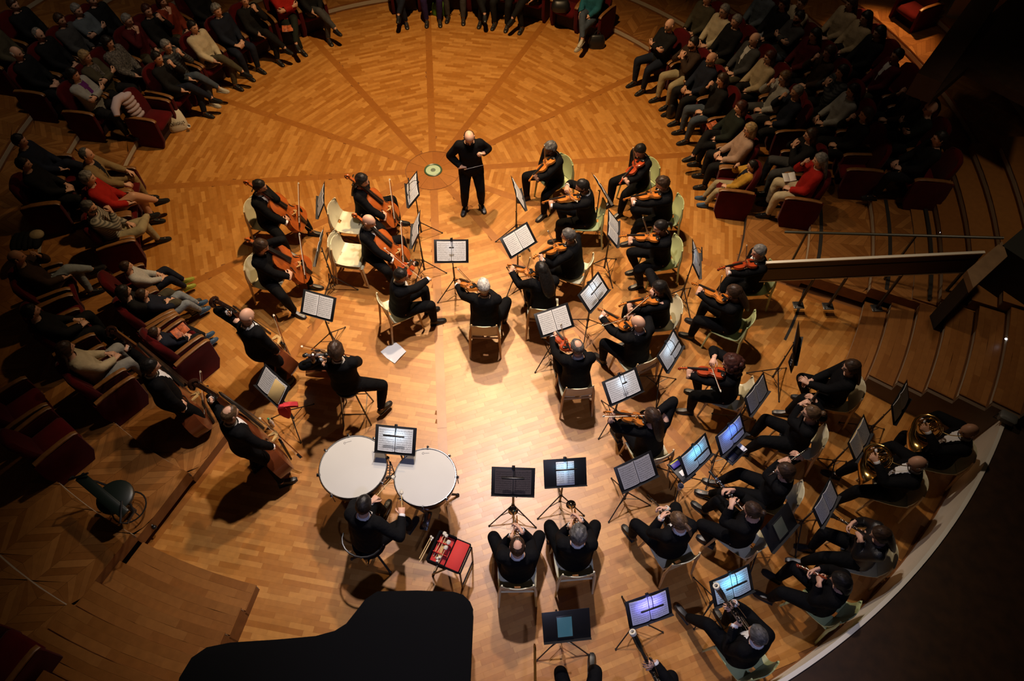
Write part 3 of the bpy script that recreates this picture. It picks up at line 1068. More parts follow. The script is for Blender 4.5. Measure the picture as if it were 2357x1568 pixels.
def bassoon_parts():
    P = []
    RX = M4.Rotation(-PI / 2, 4, 'X')
    g = G(); g.lathe([(.022, .0), (.026, .01), (.027, .30), (.021, .31), (.021, .62), (.026, .63), (.026, .66), (.019, .67), (.018, .95), (.023, .97), (.029, 1.04), (.030, 1.12), (.028, 1.20), (.031, 1.215)], 14, RX)
    P.append(('long_joint', g.mesh('long_joint'), BLACKW))
    g = G(); g.lathe([(.030, 1.21), (.0345, 1.215), (.0345, 1.245), (.030, 1.25), (.019, 1.25), (.016, 1.22), (.015, 1.10)], 18, RX, caps=False)
    P.append(('bell_ring', g.mesh('bell_ring'), BONE))
    g = G(); g.lathe([(.020, .02), (.020, .60), (.015, .80)], 10, M4.Translation((.045, 0, 0)) @ RX)
    P.append(('wing_joint', g.mesh('wing_joint'), BLACKW))
    g = G(); g.tube(bez((.045, .80, 0), (.06, .90, .05), (.02, .80, .22)), .004, 6)
    P.append(('bocal', g.mesh('bocal'), SILVER))
    g = G()
    for i in range(14):
        y = .12 + .058 * i
        g.lathe([(.010, 0), (.011, .003), (.007, .006)], 8, M4.Translation((.012 * (i % 2), y, .026)))
    for x in (-.012, .006, .03): g.tube([(x, .1, .03), (x, .92, .026)], .0028, 5)
    P.append(('keywork', g.mesh('keywork'), SILVER))
    return P


def trombone_parts():
    P = []
    g = G()
    for s in (-1, 1): g.tube([(s * .045, .05, 0), (s * .045, .72, 0)], .0075, 8)
    g.tube([(-.045, .72, 0)] + [(.045 * math.cos(a), .72 + .045 * math.sin(a), 0) for a in (2.6, 2.1, 1.57, 1.04, .5)] + [(.045, .72, 0)], .0085, 8)
    P.append(('slide', g.mesh('slide'), GOLD))
    g = G()
    for y in (.06, .30): g.tube([(-.045, y, 0), (.045, y, 0)], .005, 6)
    P.append(('brace', g.mesh('brace'), SILVER))
    return P


WIND.update(trumpet=trumpet_parts(), horn=horn_parts(), bassoon=bassoon_parts(), trombone=trombone_parts())


# ------------------------------------------------------------------ music stands, sheets, clip lamps
def desk_mesh(w=.50, h=.34):
    g = G()
    g.rbox((0, 0, -.006), (w, h, .004), .002)
    g.rbox((0, -h / 2, .014), (w, .004, .045), .002)
    return g.mesh('desk')


DESK = desk_mesh()


def leg_mesh(a):
    g = G()
    c, s = math.cos(a), math.sin(a)
    g.tube([(.015 * c, .015 * s, .33), (.34 * c, .34 * s, .012)], .008, 6)
    f = G(); f.ell((.345 * c, .345 * s, .012), (.013, .013, .012), 6, 4)
    return g.mesh('leg'), f.mesh('rubber_foot')


def brace_mesh(a):
    g = G(); c, s = math.cos(a), math.sin(a)
    g.tube([(.012 * c, .012 * s, .12), (.19 * c, .19 * s, .165)], .005, 5)
    return g.mesh('brace')


SLEG = [leg_mesh(rad(a)) for a in (90, 210, 330)]
SBR = [brace_mesh(rad(a)) for a in (90, 210, 330)]
_g = G(); _g.lathe([(.018, .30), (.022, .305), (.022, .35), (.016, .36)], 10); _g.lathe([(.014, .105), (.018, .11), (.018, .135), (.014, .14)], 10); HUB = _g.mesh('hub')
_g = G(); _g.tube([(0, 0, 0), (.035, 0, 0)], .005, 6); _g.ell((.042, 0, 0), (.008, .012, .012), 8, 5); KNOB = _g.mesh('knob')


def pages(kind):
    """meshes of an open score in desk coordinates"""
    out = []
    if kind in ('open', 'dark', 'plastic'):
        for s in (-1, 1):
            g = G()
            n = 7
            top = [(s * (.004 + .205 * i / n), .003 + .012 * math.sin(PI * (i / n) ** .6)) for i in range(n + 1)]
            g.loft([[(x, -.145, z) for x, z in top] + [(x, -.145, z - .003) for x, z in reversed(top)], [(x, .145, z) for x, z in top] + [(x, .145, z - .003) for x, z in reversed(top)]])
            out.append(('page', g.mesh('page')))
    elif kind == 'single':
        g = G(); g.rbox((0, -.01, .003), (.21, .29, .003), .001)
        out.append(('page', g.mesh('page')))
    return out


PG = {k: pages(k) for k in ('open', 'single')}


def desk_axes(yaw, tilt):
    p = V3((math.cos(rad(yaw)), math.sin(rad(yaw)), 0))
    z = V3((0, 0, 1)) * math.cos(rad(tilt)) + p * math.sin(rad(tilt))
    y = V3((0, 0, 1)) * math.sin(rad(tilt)) - p * math.cos(rad(tilt))
    return y.cross(z), y, z, p


def stand(u, v, zc, yaw, who, score='open', lamp=None, tilt=50, mpaper=None, roll=0, legrot=0, scorelabel=None, cover=None):
    c = at(u, v, zc)
    x, y, z, p = desk_axes(yaw, tilt)
    D = frame(c, x, y, z) @ M4.Rotation(rad(roll), 4, 'Z')
    foot = c - z * .03
    r = thing('music_stand', 'black folding music stand ' + who, 'music stand', TR((foot.x, foot.y, 0), math.atan2(-p.y, -p.x) - PI / 2))
    inv = r.matrix_basis.inverted()
    d = link('desk', DESK, PLATE, r, inv @ D)
    g = G(); g.tube([(0, 0, .10), (0, 0, .62)], .013, 8); g.tube([(0, 0, .60), (0, 0, foot.z - .01)], .009, 8)
    pole = link('pole', g.mesh('pole'), DARKST, r)
    link('hub', HUB, DARKST, r)
    for hz in (.61, foot.z - .05):
        link('knob', KNOB, DARKST, pole, M4.Translation((0, 0, hz)))
    R = M4.Rotation(rad(legrot), 4, 'Z')
    for m, m2 in SLEG: link('rubber_foot', m2, RUBBER, link('leg', m, DARKST, r, R))
    for m in SBR: link('brace', m, DARKST, r, R)
    if score in PG:
        s = thing('score', (scorelabel or ('open sheet music' if score == 'open' else 'single printed sheet')) + ' on the music stand ' + who, 'sheet music', D)
        for n, me in PG[score]:
            link(n, me, mpaper or PAPER, s)
        if score == 'open':
            g = G(); g.rbox((0, 0, -.0005), (.425, .30, .003), .001)
            link('cover', g.mesh('cover'), cover or PLATE, s)
    if score == 'tablet':
        s = thing('tablet', 'tablet showing a page of music on the stand ' + who, 'tablet', D)
        g = G(); g.rbox((-.02 if u < 1500 else .0, -.01, .004), (.175, .25, .008), .002)
        link('frame', g.mesh('frame'), DARKST, s)
        g = G(); g.rbox((-.02 if u < 1500 else .0, -.01, .0085), (.155, .225, .001), .0003)
        link('screen', g.mesh('screen'), mpaper, s)
    if lamp:
        col, watts, kind = lamp
        lx = 0.0
        L = thing('clip_lamp', 'small black reading lamp over the music ' + who, 'lamp', D)
        g = G(); g.rbox((lx, .172, .004), (.035, .045, .022), .004)
        link('clip', g.mesh('clip'), DARKST, L)
        g = G(); g.tube(bez((lx, .185, .01), (lx + .03, .26, .11), (lx + .01, .085, .105), 9), .0042, 6)
        link('gooseneck', g.mesh('gooseneck'), DARKST, L)
        g = G()
        wid = .13 if kind == 'bar' else .035
        g.loft([[(xx, .075 + .011 * math.cos(a) * e, .105 + .009 * math.sin(a) * e) for a in [2 * PI * k / 8 for k in range(8)]] for xx, e in ((lx - wid, .4), (lx - wid + .008, 1), (lx + wid - .008, 1), (lx + wid, .5))])
        link('lamp_head', g.mesh('lamp_head'), DARKST, L)
        ld = bpy.data.lights.new('lamp_glow', 'AREA')
        ld.shape = 'RECTANGLE'; ld.size, ld.size_y = wid * 1.8, .022
        ld.energy, ld.color = watts, col
        lo = bpy.data.objects.new('lamp_glow', ld)
        COL.objects.link(lo); lo.parent = L
        lo.matrix_basis = M4.Translation((lx, .073, .093)) @ M4.Rotation(rad(-18), 4, 'X')
    return r, D
# ------------------------------------------------------------------ the hall: one centre, rings of 30 degrees
C0 = at(997, 392)
RS, RW = 5.53, 9.37                                                  # stage radius, orchestra wall radius
RT = [5.53, 6.52, 7.46, 8.40, 9.35, 10.3, 11.25, 12.2, 13.2, 14.2]  # tier edges
TH = .155                                                            # tier rise
A_R, A_L = -24.0, 245.0                                              # audience sector
PARQ = wood_planks('oak_parquet', (.40, .147, .020), (.61, .282, .064), .36, .62)
HERR = wood_planks('herringbone_parquet', (.26, .095, .018), (.42, .18, .045), .40, .45)
INLAY = wood_planks('inlay_strip_oak', (.36, .125, .017), (.41, .150, .023), .36, .75)
SUB = mat('subfloor', (.22, .08, .016), .8)
RISERW = mat('riser_wood', (.24, .10, .03), .5, var=.15, scale=10)
STRIPW = mat('white_riser_strip', (.46, .41, .31), .45)
LED = mat('step_light', (.9, .9, 1.0), .4, emit=((.85, .88, 1.0), 4.0))
GAP = mat('dark_joint', (.012, .010, .008), .7)
WALLP = mat('pale_parapet_paint', (.80, .76, .66), .55, var=.05, scale=3)
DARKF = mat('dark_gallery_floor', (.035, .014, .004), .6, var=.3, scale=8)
STAIRW = wood_planks('stair_oak', (.27, .10, .02), (.36, .15, .036), .38, .45)


def pol(r, deg, z=0.0):
    return (C0.x + r * math.cos(rad(deg)), C0.y + r * math.sin(rad(deg)), z)


def annulus(r0, r1, a0, a1, z0, z1, step=3.0):
    g = G()
    n = max(2, int(abs(a1 - a0) / step))
    sec = []
    for i in range(n + 1):
        a = a0 + (a1 - a0) * i / n
        sec.append([pol(r0, a, z0), pol(r1, a, z0), pol(r1, a, z1), pol(r0, a, z1)])
    g.loft(sec)
    return g


# base slab of the stage
g = G()
g.loft([[pol(RW + .1, a, z) for a in range(0, 360, 6)] for z in (-.12, -.006)])
floor = struct('floor', g.mesh('floor', ang=30), SUB)

# parquet planks, sector by sector, laid across the bisector
PW, GAPW = .066, .0002
planks = []
for k in range(12):
    ang = 20 + 30 * k
    e = V3((math.cos(rad(ang)), math.sin(rad(ang)), 0)); t = V3((-e.y, e.x, 0))
    mid = ((ang + 180) % 360) - 180
    R = RW if -118 < mid < -20 else RS + .02
    d = .50
    while d < R:
        d1 = d + PW
        hw0, hw1 = d * math.tan(rad(15)) - .068, d1 * math.tan(rad(15)) - .068
        lim = max(0.0, R * R - d1 * d1) ** .5
        hw0, hw1 = min(hw0, lim), min(hw1, lim)
        x = -max(hw0, hw1) - rnd.uniform(0, .3)
        while x < max(hw0, hw1):
            L = rnd.choice((.27, .30, .30, .34, .40))
            xa0, xb0 = max(x, -hw0), min(x + L, hw0)
            xa1, xb1 = max(x, -hw1), min(x + L, hw1)
            if min(xb0 - xa0, xb1 - xa1) > .015:
                q = [e * (d + GAPW) + t * (xa0 + GAPW), e * (d + GAPW) + t * (xb0 - GAPW), e * (d1 - GAPW) + t * (xb1 - GAPW), e * (d1 - GAPW) + t * (xa1 + GAPW)]
                planks.append([C0 + p for p in q])
            x += L
        d = d1


def plank_faces(g, q, z0, z1):
    g.loft([[(p.x, p.y, z0) for p in q], [(p.x, p.y, z1 - .0003) for p in q], [(p.x * .997 + sum(a.x for a in q) / 4 * .003, p.y * .997 + sum(a.y for a in q) / 4 * .003, z1) for p in q]])


def vis(q):
    m = (q[0] + q[2]) / 2
    return (m - V3((0, 0, CAM_H))).length + (0 if (-1.3 < m.x < 1.1 and 2.2 < m.y < 5.6) else 1.2 if -2.6 < m.x < 2.3 and 1.0 < m.y < 6 else 3)


planks.sort(key=vis)
for q in planks[:300]:
    g = G()
    m = (q[0] + q[2]) / 2
    plank_faces(g, [p - m for p in q], -.009, 0)
    link('plank', g.mesh('plank', smooth=False), PARQ, floor, M4.Translation(m))
g = G()
for q in planks[300:]:
    plank_faces(g, q, -.009, 0)
o = link('planks', g.mesh('planks', smooth=False), PARQ, floor); o['kind'] = 'stuff'
# radial inlay strips and the roundel
for k in range(12):
    a = 5 + 30 * k
    R = RW if -116 < ((a + 180) % 360) - 180 < -24 else RS
    e = V3(pol(1, a)) - C0; t = V3((-e.y, e.x, 0))
    L, d = 1.55, .50
    while d < R:
        b = min(R, d + L)
        g = G(); c = C0 + e * ((d + b) / 2)
        plank_faces(g, [e * (d - (d + b) / 2 + .001) - t * .066, e * ((b - d) / 2 - .001) - t * .066, e * ((b - d) / 2 - .001) + t * .066, e * (d - (d + b) / 2 + .001) + t * .066], -.009, .0004)
        link('inlay_strip', g.mesh('inlay_strip', smooth=False), INLAY, floor, M4.Translation(c))
        d = b
RND = wood_planks('roundel_oak', (.36, .120, .018), (.45, .170, .030), .36, .75)
for k in range(12):
    a0, a1 = 5 + 30 * k + .25, 35 + 30 * k - .25
    g = G()
    st = [a0 + (a1 - a0) * i / 6 for i in range(7)]
    ring = [pol(.485, a) for a in st] + [pol(.165, a) for a in reversed(st)]
    g.loft([[(p[0] - C0.x, p[1] - C0.y, z) for p in ring] for z in (-.009, .0006)])
    link('roundel_segment', g.mesh('roundel_segment', smooth=False), RND, floor, M4.Translation(C0))
t_ = thing('floor_light', 'round pale green floor light let into the middle of the wooden roundel', 'light', M4.Translation(C0))
g = G(); g.torus((0, 0, .004), .148, .016, 32, 8)
link('rim', g.mesh('rim'), mat('green_rim', (.05, .10, .05), .35), t_)
g = G(); g.lathe([(.142, -.02), (.142, .002), (.10, .006), (.0, .006)], 28)
link('glass_disc', g.mesh('glass_disc'), mat('pale_green_glass', (.42, .56, .40), .25), t_)
g = G(); g.lathe([(.046, .004), (.044, .010), (.02, .013), (0, .013)], 16)
link('grille', g.mesh('grille'), mat('grey_grille', (.12, .16, .11), .5), t_)


# tiers
def herringbone(r0, r1, a0, a1, z, name, parent, m, b=.085, L=.42, dirs=45):
    g = G()
    n = max(1, int((a1 - a0) / 30))
    cnt = 0
    for s in range(n):
        s0, s1 = a0 + (a1 - a0) * s / n, a0 + (a1 - a0) * (s + 1) / n
        am = (s0 + s1) / 2
        e = V3((math.cos(rad(am)), math.sin(rad(am)), 0)); t = V3((-e.y, e.x, 0))
        W = r1 * math.tan(rad((s1 - s0) / 2)) + .4
        wc, pit = L * .7071, b * 1.41421
        nx = int(2 * W / wc) + 2
        for i in range(nx):
            x0 = -W + i * wc
            sg = 1 if i % 2 else -1
            for j in range(int((r1 - r0 + 1.2) / pit) + 2):
                y0 = r0 - .6 + j * pit + (0 if sg > 0 else wc)
                q = [C0 + t * (x0 + .001) + e * (y0 + .001), C0 + t * (x0 + wc - .001) + e * (y0 + sg * wc + .001), C0 + t * (x0 + wc - .001) + e * (y0 + sg * wc + pit - .002), C0 + t * (x0 + .001) + e * (y0 + pit - .002)]
                qq = []
                for p in q:
                    d = p - C0
                    rr = min(max(d.length, r0 + .002), r1 - .002); aa = math.degrees(math.atan2(d.y, d.x))
                    while aa < am - 180: aa += 360
                    while aa > am + 180: aa -= 360
                    aa = min(max(aa, s0), s1)
                    qq.append(V3(pol(rr, aa)))
                ar = abs((qq[2] - qq[0]).cross(qq[3] - qq[1]).z) / 2
                if ar > .0015:
                    g.loft([[(p.x, p.y, z - .006) for p in qq], [(p.x, p.y, z) for p in qq]])
                    cnt += 1
    o = link(name, g.mesh(name, smooth=False), m, parent)
    o['kind'] = 'stuff'
    return cnt


for k in range(1, len(RT)):
    r0, r1, z = RT[k - 1], RT[k], TH * k
    a1 = A_L
    tier = struct('floor', annulus(r0, r1 + .02, A_R, a1, -.1 if k == 1 else z - TH - .05, z - .006).mesh('tier', ang=30), RISERW)
    if k <= 5:
        herringbone(r0 + .0, r1, A_R, a1, z, 'planks', tier, HERR)
    if k > 5:
        link('boards', annulus(r0, r1, A_R, a1, z - .006, z).mesh('boards', ang=30), HERR, tier)
    n = [(-24, -2), (-2, 30), (30, 72), (72, 110), (110, 150), (150, 198), (198, 245)]
    for a, b in n:
        if k == 1 and a == -24:
            link('joint_strip', annulus(r0 - .012, r0 + .01, a, b, .0, .10, 1.5).mesh('joint_strip', ang=30), GAP, tier)
            continue
        link('riser_strip', annulus(r0 - .006, r0 + .02, a, b, z - TH + .035, z - TH + .112, 1.5).mesh('riser_strip', ang=30), STRIPW, tier)
for r, a, z in ((RT[0], 45.5, 0), (RT[0], 109.5, 0), (RT[1], 173.5, TH), (RT[2], 172.5, TH * 2), (RT[2], -14.2, TH * 2), (RT[1], 109, TH)):
    g = G(); g.ell((0, 0, 0), (.014, .014, .014), 8, 6)
    link('step_light', g.mesh('step_light'), LED, [o for o in COL.objects if o.name.startswith('floor')][1], M4.Translation(pol(r - .012, a, z + .075)))


def boards(r0, r1, a0, a1, z, parent, w=.085):
    n = max(1, round((r1 - r0) / w))
    for i in range(n):
        ra, rb = r0 + (r1 - r0) * i / n + .0008, r0 + (r1 - r0) * (i + 1) / n - .0008
        a = a0 - rnd.uniform(0, 4)
        while a < a1:
            da = rnd.uniform(.45, .8) / rb * 57.3
            b0, b1 = max(a, a0), min(a + da, a1)
            if b1 - b0 > .3:
                g = G()
                n2 = max(1, int((b1 - b0) / 2.5))
                ring = [pol(ra, b0 + (b1 - b0) * k / n2) for k in range(n2 + 1)] + [pol(rb, b1 - .02 - (b1 - b0) * k / n2) for k in range(n2 + 1)]
                c = V3(pol((ra + rb) / 2, (b0 + b1) / 2))
                g.loft([[(p[0] - c.x, p[1] - c.y, zz) for p in ring] for zz in (z - .004, z)])
                link('board', g.mesh('board', smooth=False), STAIRW, parent, M4.Translation((c.x, c.y, 0)))
            a += da


# stairs beside the tiers, right and left of the orchestra
def stairs(a0, a1, r_first, tread, n, z_first, rise, sidewall):
    last = None
    for i in range(n):
        r0, r1 = r_first + tread * i, r_first + tread * (i + 1)
        z = z_first + rise * i
        o = struct('floor', annulus(r0, r1 + .02, a0, a1, -.05, z - .02, 2).mesh('stair', ang=30), RISERW)
        tr_ = link('tread', annulus(r0 - .015, r1 - .015, a0 + .0, a1, z - .022, z - .002, 2).mesh('tread', ang=30), STAIRW, o)
        boards(r0 - .013, r1 - .017, a0 + .1, a1 - .1, z, tr_)
        link('riser_strip', annulus(r0 - .006, r0 + .01, a0, a1, z - .105, z - .03, 2).mesh('riser_strip', ang=30), STRIPW, o)
        last = o
    return last


sr = stairs(-34.6, A_R, 7.52, .33, 11, .155, .155, True)
# upper aisle steps beyond the handrail
for i in range(5):
    r0 = 8.05 + .33 * i
    z = TH * 3 + .155 * (i + .2)
    o = struct('floor', annulus(r0, 13.5, A_R + .2, -2.5, -.05, z - .01, 2).mesh('aisle_step', ang=30), RISERW)
    link('tread', annulus(r0 - .012, r0 + .36 if i < 4 else 13.5, A_R + .2, -2.5, z - .011, z, 2).mesh('tread', ang=30), STAIRW, o)
    link('riser_strip', annulus(r0 - .010, r0 + .01, A_R + .2, -4, z - .10, z - .025, 2).mesh('riser_strip', ang=30), STRIPW, o)
sl = stairs(A_L, 257.3, 7.48, .30, 8, .155, .155, True)
for r, a, z in ((8.08, -14.6, .46), (8.40, -14.2, .61), (8.74, -13.6, .77), (9.17, -27.5, .88)):
    g = G(); g.ell((0, 0, 0), (.014, .014, .014), 8, 6)
    link('step_light', g.mesh('step_light'), LED, sr, M4.Translation(pol(r - .02, a, z)))
# cheek wall of the right stairs, and the curved parapet behind the orchestra
cheek = G()
for i in range(11):
    r0 = 7.52 + .33 * i
    cheek.loft([[pol(r, a, z) for r, a in ((r0, -34.6), (r0 + .33, -34.6), (r0 + .33, -34.95), (r0, -34.95))] for z in (-.02, .155 * (i + 1) - .03)])
struct('wall_right', cheek.mesh('cheek', smooth=False), mat('grey_brown_panel', (.13, .085, .05), .6, var=.1, scale=4))
struct('wall_back', annulus(RW, RW + .045, -112, -34.8, 0, .80, 1.2).mesh('parapet', ang=30), WALLP)
struct('baseboard_back', annulus(RW - .012, RW, -112, -34.8, 0, .07, 1.2).mesh('baseboard', ang=30), mat('oak_baseboard', (.20, .075, .018), .5))
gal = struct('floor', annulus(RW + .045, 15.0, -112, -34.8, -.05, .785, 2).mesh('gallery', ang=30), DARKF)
# joint lines (covers) in the aisle floor
for i, (r, a0, a1, z) in enumerate(((6.62, -23.6, -10, TH * 2 - .155 + .157), (7.62, -23.6, -9, TH * 3 + .003), (8.20, -23.6, -9, .53))):
    struct('trim_%d' % (i + 1), annulus(r + .03, r + .085, a0, a1, z - .004, z + .004, 2).mesh('trim', ang=30), GAP)
struct('trim_4', annulus(6.62, 6.66, -33.5, A_R, -.004, .002, 2).mesh('trim', ang=30), GAP)
# ------------------------------------------------------------------ the orchestra
UP = V3((0, 0, 1))


def heading(h):
    return V3((math.cos(rad(h)), math.sin(rad(h)), 0))


def root_for(head, h, J, base=0.0):
    """root matrix that puts the head of the solved pose on a photo point"""
    p = at(head[0], head[1], base + J['head'].z)
    off = M4.Rotation(rad(h - 90), 4, 'Z') @ J['head']
    return TR((p.x - off.x, p.y - off.y, base), rad(h - 90))


def to_local(T, p):
    return T.inverted() @ V3(p)


def dirl(T, d):
    return T.to_3x3().inverted() @ V3(d)


PEOPLE = []


def seat_chair(T, kind, who, dy=-.02, rot=0):
    return inst('chair', ('pale shell chair ' if kind != 'stool' else 'stool ') + who, 'chair', CHAIR[kind], T @ M4.Translation((0, dy, 0)) @ M4.Rotation(rad(rot), 4, 'Z'))


def violinist(who, head, h, scroll, tip=None, kind='violin', lean=8, look=(28, 22), chair='green', crot=0, bulk=1.08, pose=None, hold=.45, st=None, varn=None, chair_on=True):
    pose = dict(pose or {})
    J0 = solve('sit', lean=lean, look=look, bulk=bulk, **pose)
    T = root_for(head, h, J0)
    k = 1.0 if kind == 'violin' else 1.16
    R3 = T.to_3x3()
    tail = T @ J0['nb'] + R3 @ V3((-.10, .085, .030))
    S = on_ray(scroll[0], scroll[1], tail, SCROLL[kind], tail.z + .02)
    d = (S - tail).normalized()
    fwd = heading(h)
    VM = aim_frame(tail, d, UP + fwd * .15 + (R3 @ V3((1, 0, 0))) * .30)
    x, z = VM.to_3x3().col[0], VM.to_3x3().col[2]
    B = tail + d * .165 * k + z * .055
    if tip:
        tp = on_ray(tip[0], tip[1], B, hold, B.z + .25)
        bd = (tp - B).normalized()
        frog = tp - bd * .74
        if (frog - B).length > .42 or (frog - B).dot(bd) > 0: frog = B - bd * .2
    else:
        bd = (-x * .9 + z * .25 - d * .15).normalized()
        frog = B - bd * hold
    BM = aim_frame(frog, bd, z)
    lw = tail + d * .47 * k - x * .045 - z * .055
    fdr = (bd * .55 - z * .45 + fwd * .25).normalized()
    rw = frog + bd * .02 + z * .035 - fdr * .085
    L = lambda p: to_local(T, p)
    J = solve('sit', lean=lean, look=look, bulk=bulk, hl=L(lw), hr=L(rw), el=(-.25, .15, -1), er=(.8, -.3, -.55), fdl=dirl(T, z * .8 + x * .45 - d * .1), pl=dirl(T, x),
              fdr=dirl(T, fdr), pr=dirl(T, -z), cl=.85, cr=.6, **pose)
    bs = body_set(J)
    person('person ' + who[0], T, bs, **(st or {}))
    parts = STR[kind]
    if varn: parts = [(n, m, VARN[varn] if mm in (VARN['gold'], VARN['red']) else mm) for n, m, mm in parts]
    inst(kind, ('%s %s' % (kind, who[1])), 'viola' if kind == 'viola' else 'violin', parts, VM)
    inst('bow', 'slim bow for the %s %s' % (kind, who[1]), 'bow', BOW['violin'], BM)
    if chair_on: seat_chair(T, chair, who[2], rot=crot)
    return T


def cellist(who, head, h, scroll, pin, tip, kind='cello', lean=4, look=(-10, 25), chair='cream', bulk=1.08, pose=None, st=None, hold=.5, mode='sit', hz=None, crot=0, zs=1.2, face=0, lpos=.80):
    pose = dict(pose or {})
    if mode == 'sit':
        if kind == 'cello':
            pose.setdefault('fl', V3((-.27, .42, .095))); pose.setdefault('fr', V3((.27, .42, .095)))
            pose.setdefault('kl', V3((-.8, 1, .6))); pose.setdefault('kr', V3((.8, 1, .6)))
    J0 = solve(mode, lean=lean, look=look, bulk=bulk, hz=hz, **pose)
    T = root_for(head, h, J0)
    fwd = heading(h)
    E = at(pin[0], pin[1], 0.0)
    Lt = SCROLL[kind] + (.34 if kind == 'cello' else .16)
    S = on_ray(scroll[0], scroll[1], E, Lt, zs)
    d = (S - E).normalized()
    o = S - d * SCROLL[kind]
    VM = aim_frame(o, d, heading(h + face) + UP * .4)
    x, z = VM.to_3x3().col[0], VM.to_3x3().col[2]
    sc = 1.0 if kind == 'cello' else 1.45
    B = o + d * .24 * sc + z * .16 * sc
    tp = on_ray(tip[0], tip[1], B, hold, B.z + .1)
    bd = (tp - B).normalized()
    frog = tp - bd * .71
    if (frog - B).length > .5: frog = B - bd * .22
    BM = aim_frame(frog, bd, z)
    lw = o + d * SCROLL[kind] * lpos + x * -.07 * 1 + z * .03 - d * .03
    lw2 = o + d * SCROLL[kind] * lpos + x * .07 + z * .03 - d * .03
    sl = T @ J0['sl']
    if (lw2 - sl).length < (lw - sl).length: lw, x2 = lw2, -x
    else: x2 = x
    fdr = (bd * .7 + z * .1 - UP * .35).normalized()
    rw = frog + bd * .03 - fdr * .085 + z * .03
    L = lambda p: to_local(T, p)
    J = solve(mode, lean=lean, look=look, bulk=bulk, hz=hz, hl=L(lw), hr=L(rw), el=(-.7, .1, -1), er=(.9, -.3, -.6), fdl=dirl(T, x2 * .9 + z * .35), pl=dirl(T, -z), fdr=dirl(T, fdr),
              pr=dirl(T, -z), cl=.8, cr=.6, **pose)
    bs = body_set(J)
    person('person ' + who[0], T, bs, **(st or {}))
    inst('double_bass' if kind == 'bass' else 'cello', ('double bass ' if kind == 'bass' else 'cello ') + who[1], 'double bass' if kind == 'bass' else 'cello', STR[kind], VM)
    inst('bow', 'long bow for the %s %s' % ('double bass' if kind == 'bass' else 'cello', who[1]), 'bow', BOW['bass' if kind == 'bass' else 'cello'], BM)
    if chair: seat_chair(T, chair, who[2], rot=crot)
    return T


def blower(who, head, h, end, kind, lean=3, look=(0, 15), chair='cream', bulk=1.08, pose=None, st=None, hp=(.30, .52), zpref=.95, crot=0, label=None, Li=None, start=None, roll=0):
    """wind players: the instrument leaves the mouth towards a photo point"""
    pose = dict(pose or {})
    J0 = solve('sit', lean=lean, look=look, bulk=bulk, **pose)
    T = root_for(head, h, J0)
    HW = T @ J0['HT']
    mouth = HW @ V3((0, .115, -.062)) if start is None else T @ V3(start)
    L0 = dict(oboe=.60, clarinet=.62, rose=.62, flute=.57, trumpet=.485, bassoon=1.25, trombone=.9)[kind]
    q = on_ray(end[0], end[1], mouth, Li or L0, zpref)
    d = (q - mouth).normalized()
    fwd = heading(h)
    IM = aim_frame(mouth + d * (.05 if kind in ('oboe', 'clarinet', 'rose') else .085 if kind == 'trumpet' else 0), d, UP if kind != 'bassoon' else UP - fwd)
    x, z = IM.to_3x3().col[0], IM.to_3x3().col[2]
    L = lambda p: to_local(T, p)
    R3 = T.to_3x3(); lx = R3 @ V3((1, 0, 0))
    if kind == 'flute':
        lw = mouth + d * .26 - z * .02 + fwd * .07 - d * .02; rw = mouth + d * .44 - z * .06 - fwd * .03
        kw = dict(el=(-.5, .4, -.8), er=(.8, -.5, -.4), fdl=dirl(T, -fwd * .4 + UP * .8 + d * .2), pl=dirl(T, -fwd + UP * .1), fdr=dirl(T, fwd * .7 + UP * .6), pr=dirl(T, fwd * .4 - UP * .8), cl=.9, cr=.5)
    elif kind == 'trumpet':
        c = IM.translation + d * .13
        lw = c - lx * .05 - z * .05 - d * .06; rw = c + lx * .05 - d * .07 + z * .02
        kw = dict(el=(-.45, -.2, -1), er=(.45, -.2, -1), fdl=dirl(T, d + lx * .3), pl=dirl(T, lx), fdr=dirl(T, d * .9 + z * .2 - lx * .3), pr=dirl(T, -lx - z * .5), cl=.9, cr=.55)
    else:
        a, b = hp
        lw = mouth + d * a * L0 - lx * .065 - z * .02 - d * .03; rw = mouth + d * b * L0 + lx * .065 - z * .02 - d * .03
        kw = dict(el=(-.55, -.2, -1), er=(.55, -.2, -1), fdl=dirl(T, lx * .7 + d * .45 + z * .3), pl=dirl(T, lx * .4 - z * .5 - d * .1), fdr=dirl(T, -lx * .7 + d * .45 + z * .3), pr=dirl(T, -lx * .4 - z * .5 - d * .1), cl=.6, cr=.6)
    J = solve('sit', lean=lean, look=look, bulk=bulk, hl=L(lw), hr=L(rw), **kw, **pose)
    bs = body_set(J)
    person('person ' + who[0], T, bs, **(st or {}))
    nm = {'rose': 'clarinet'}.get(kind, kind)
    inst(nm, who[1], nm, WIND[kind], IM @ M4.Rotation(rad(roll), 4, 'Y'))
    if chair: seat_chair(T, chair, who[2], rot=crot)
    return T


CROSS = dict(fl=V3((-.02, .40, .095)), fr=V3((-.18, .62, .32)), kr=V3((-.2, 1, 1)))
TUCK = dict(fl=V3((-.16, .18, .095)), fr=V3((.16, .20, .095)))
WIDE = dict(fl=V3((-.25, .38, .095)), fr=V3((.25, .38, .095)), kl=V3((-.5, 1, .8)), kr=V3((.5, 1, .8)))
FWD = dict(fl=V3((-.14, .52, .095)), fr=V3((.13, .46, .095)))
ONEBACK = dict(fl=V3((-.15, .48, .095)), fr=V3((.14, .22, .095)))
ONEBACKL = dict(fl=V3((-.15, .20, .095)), fr=V3((.15, .50, .095)))
man = lambda **k: dict(dict(cuffs=True, collar=True), **k)

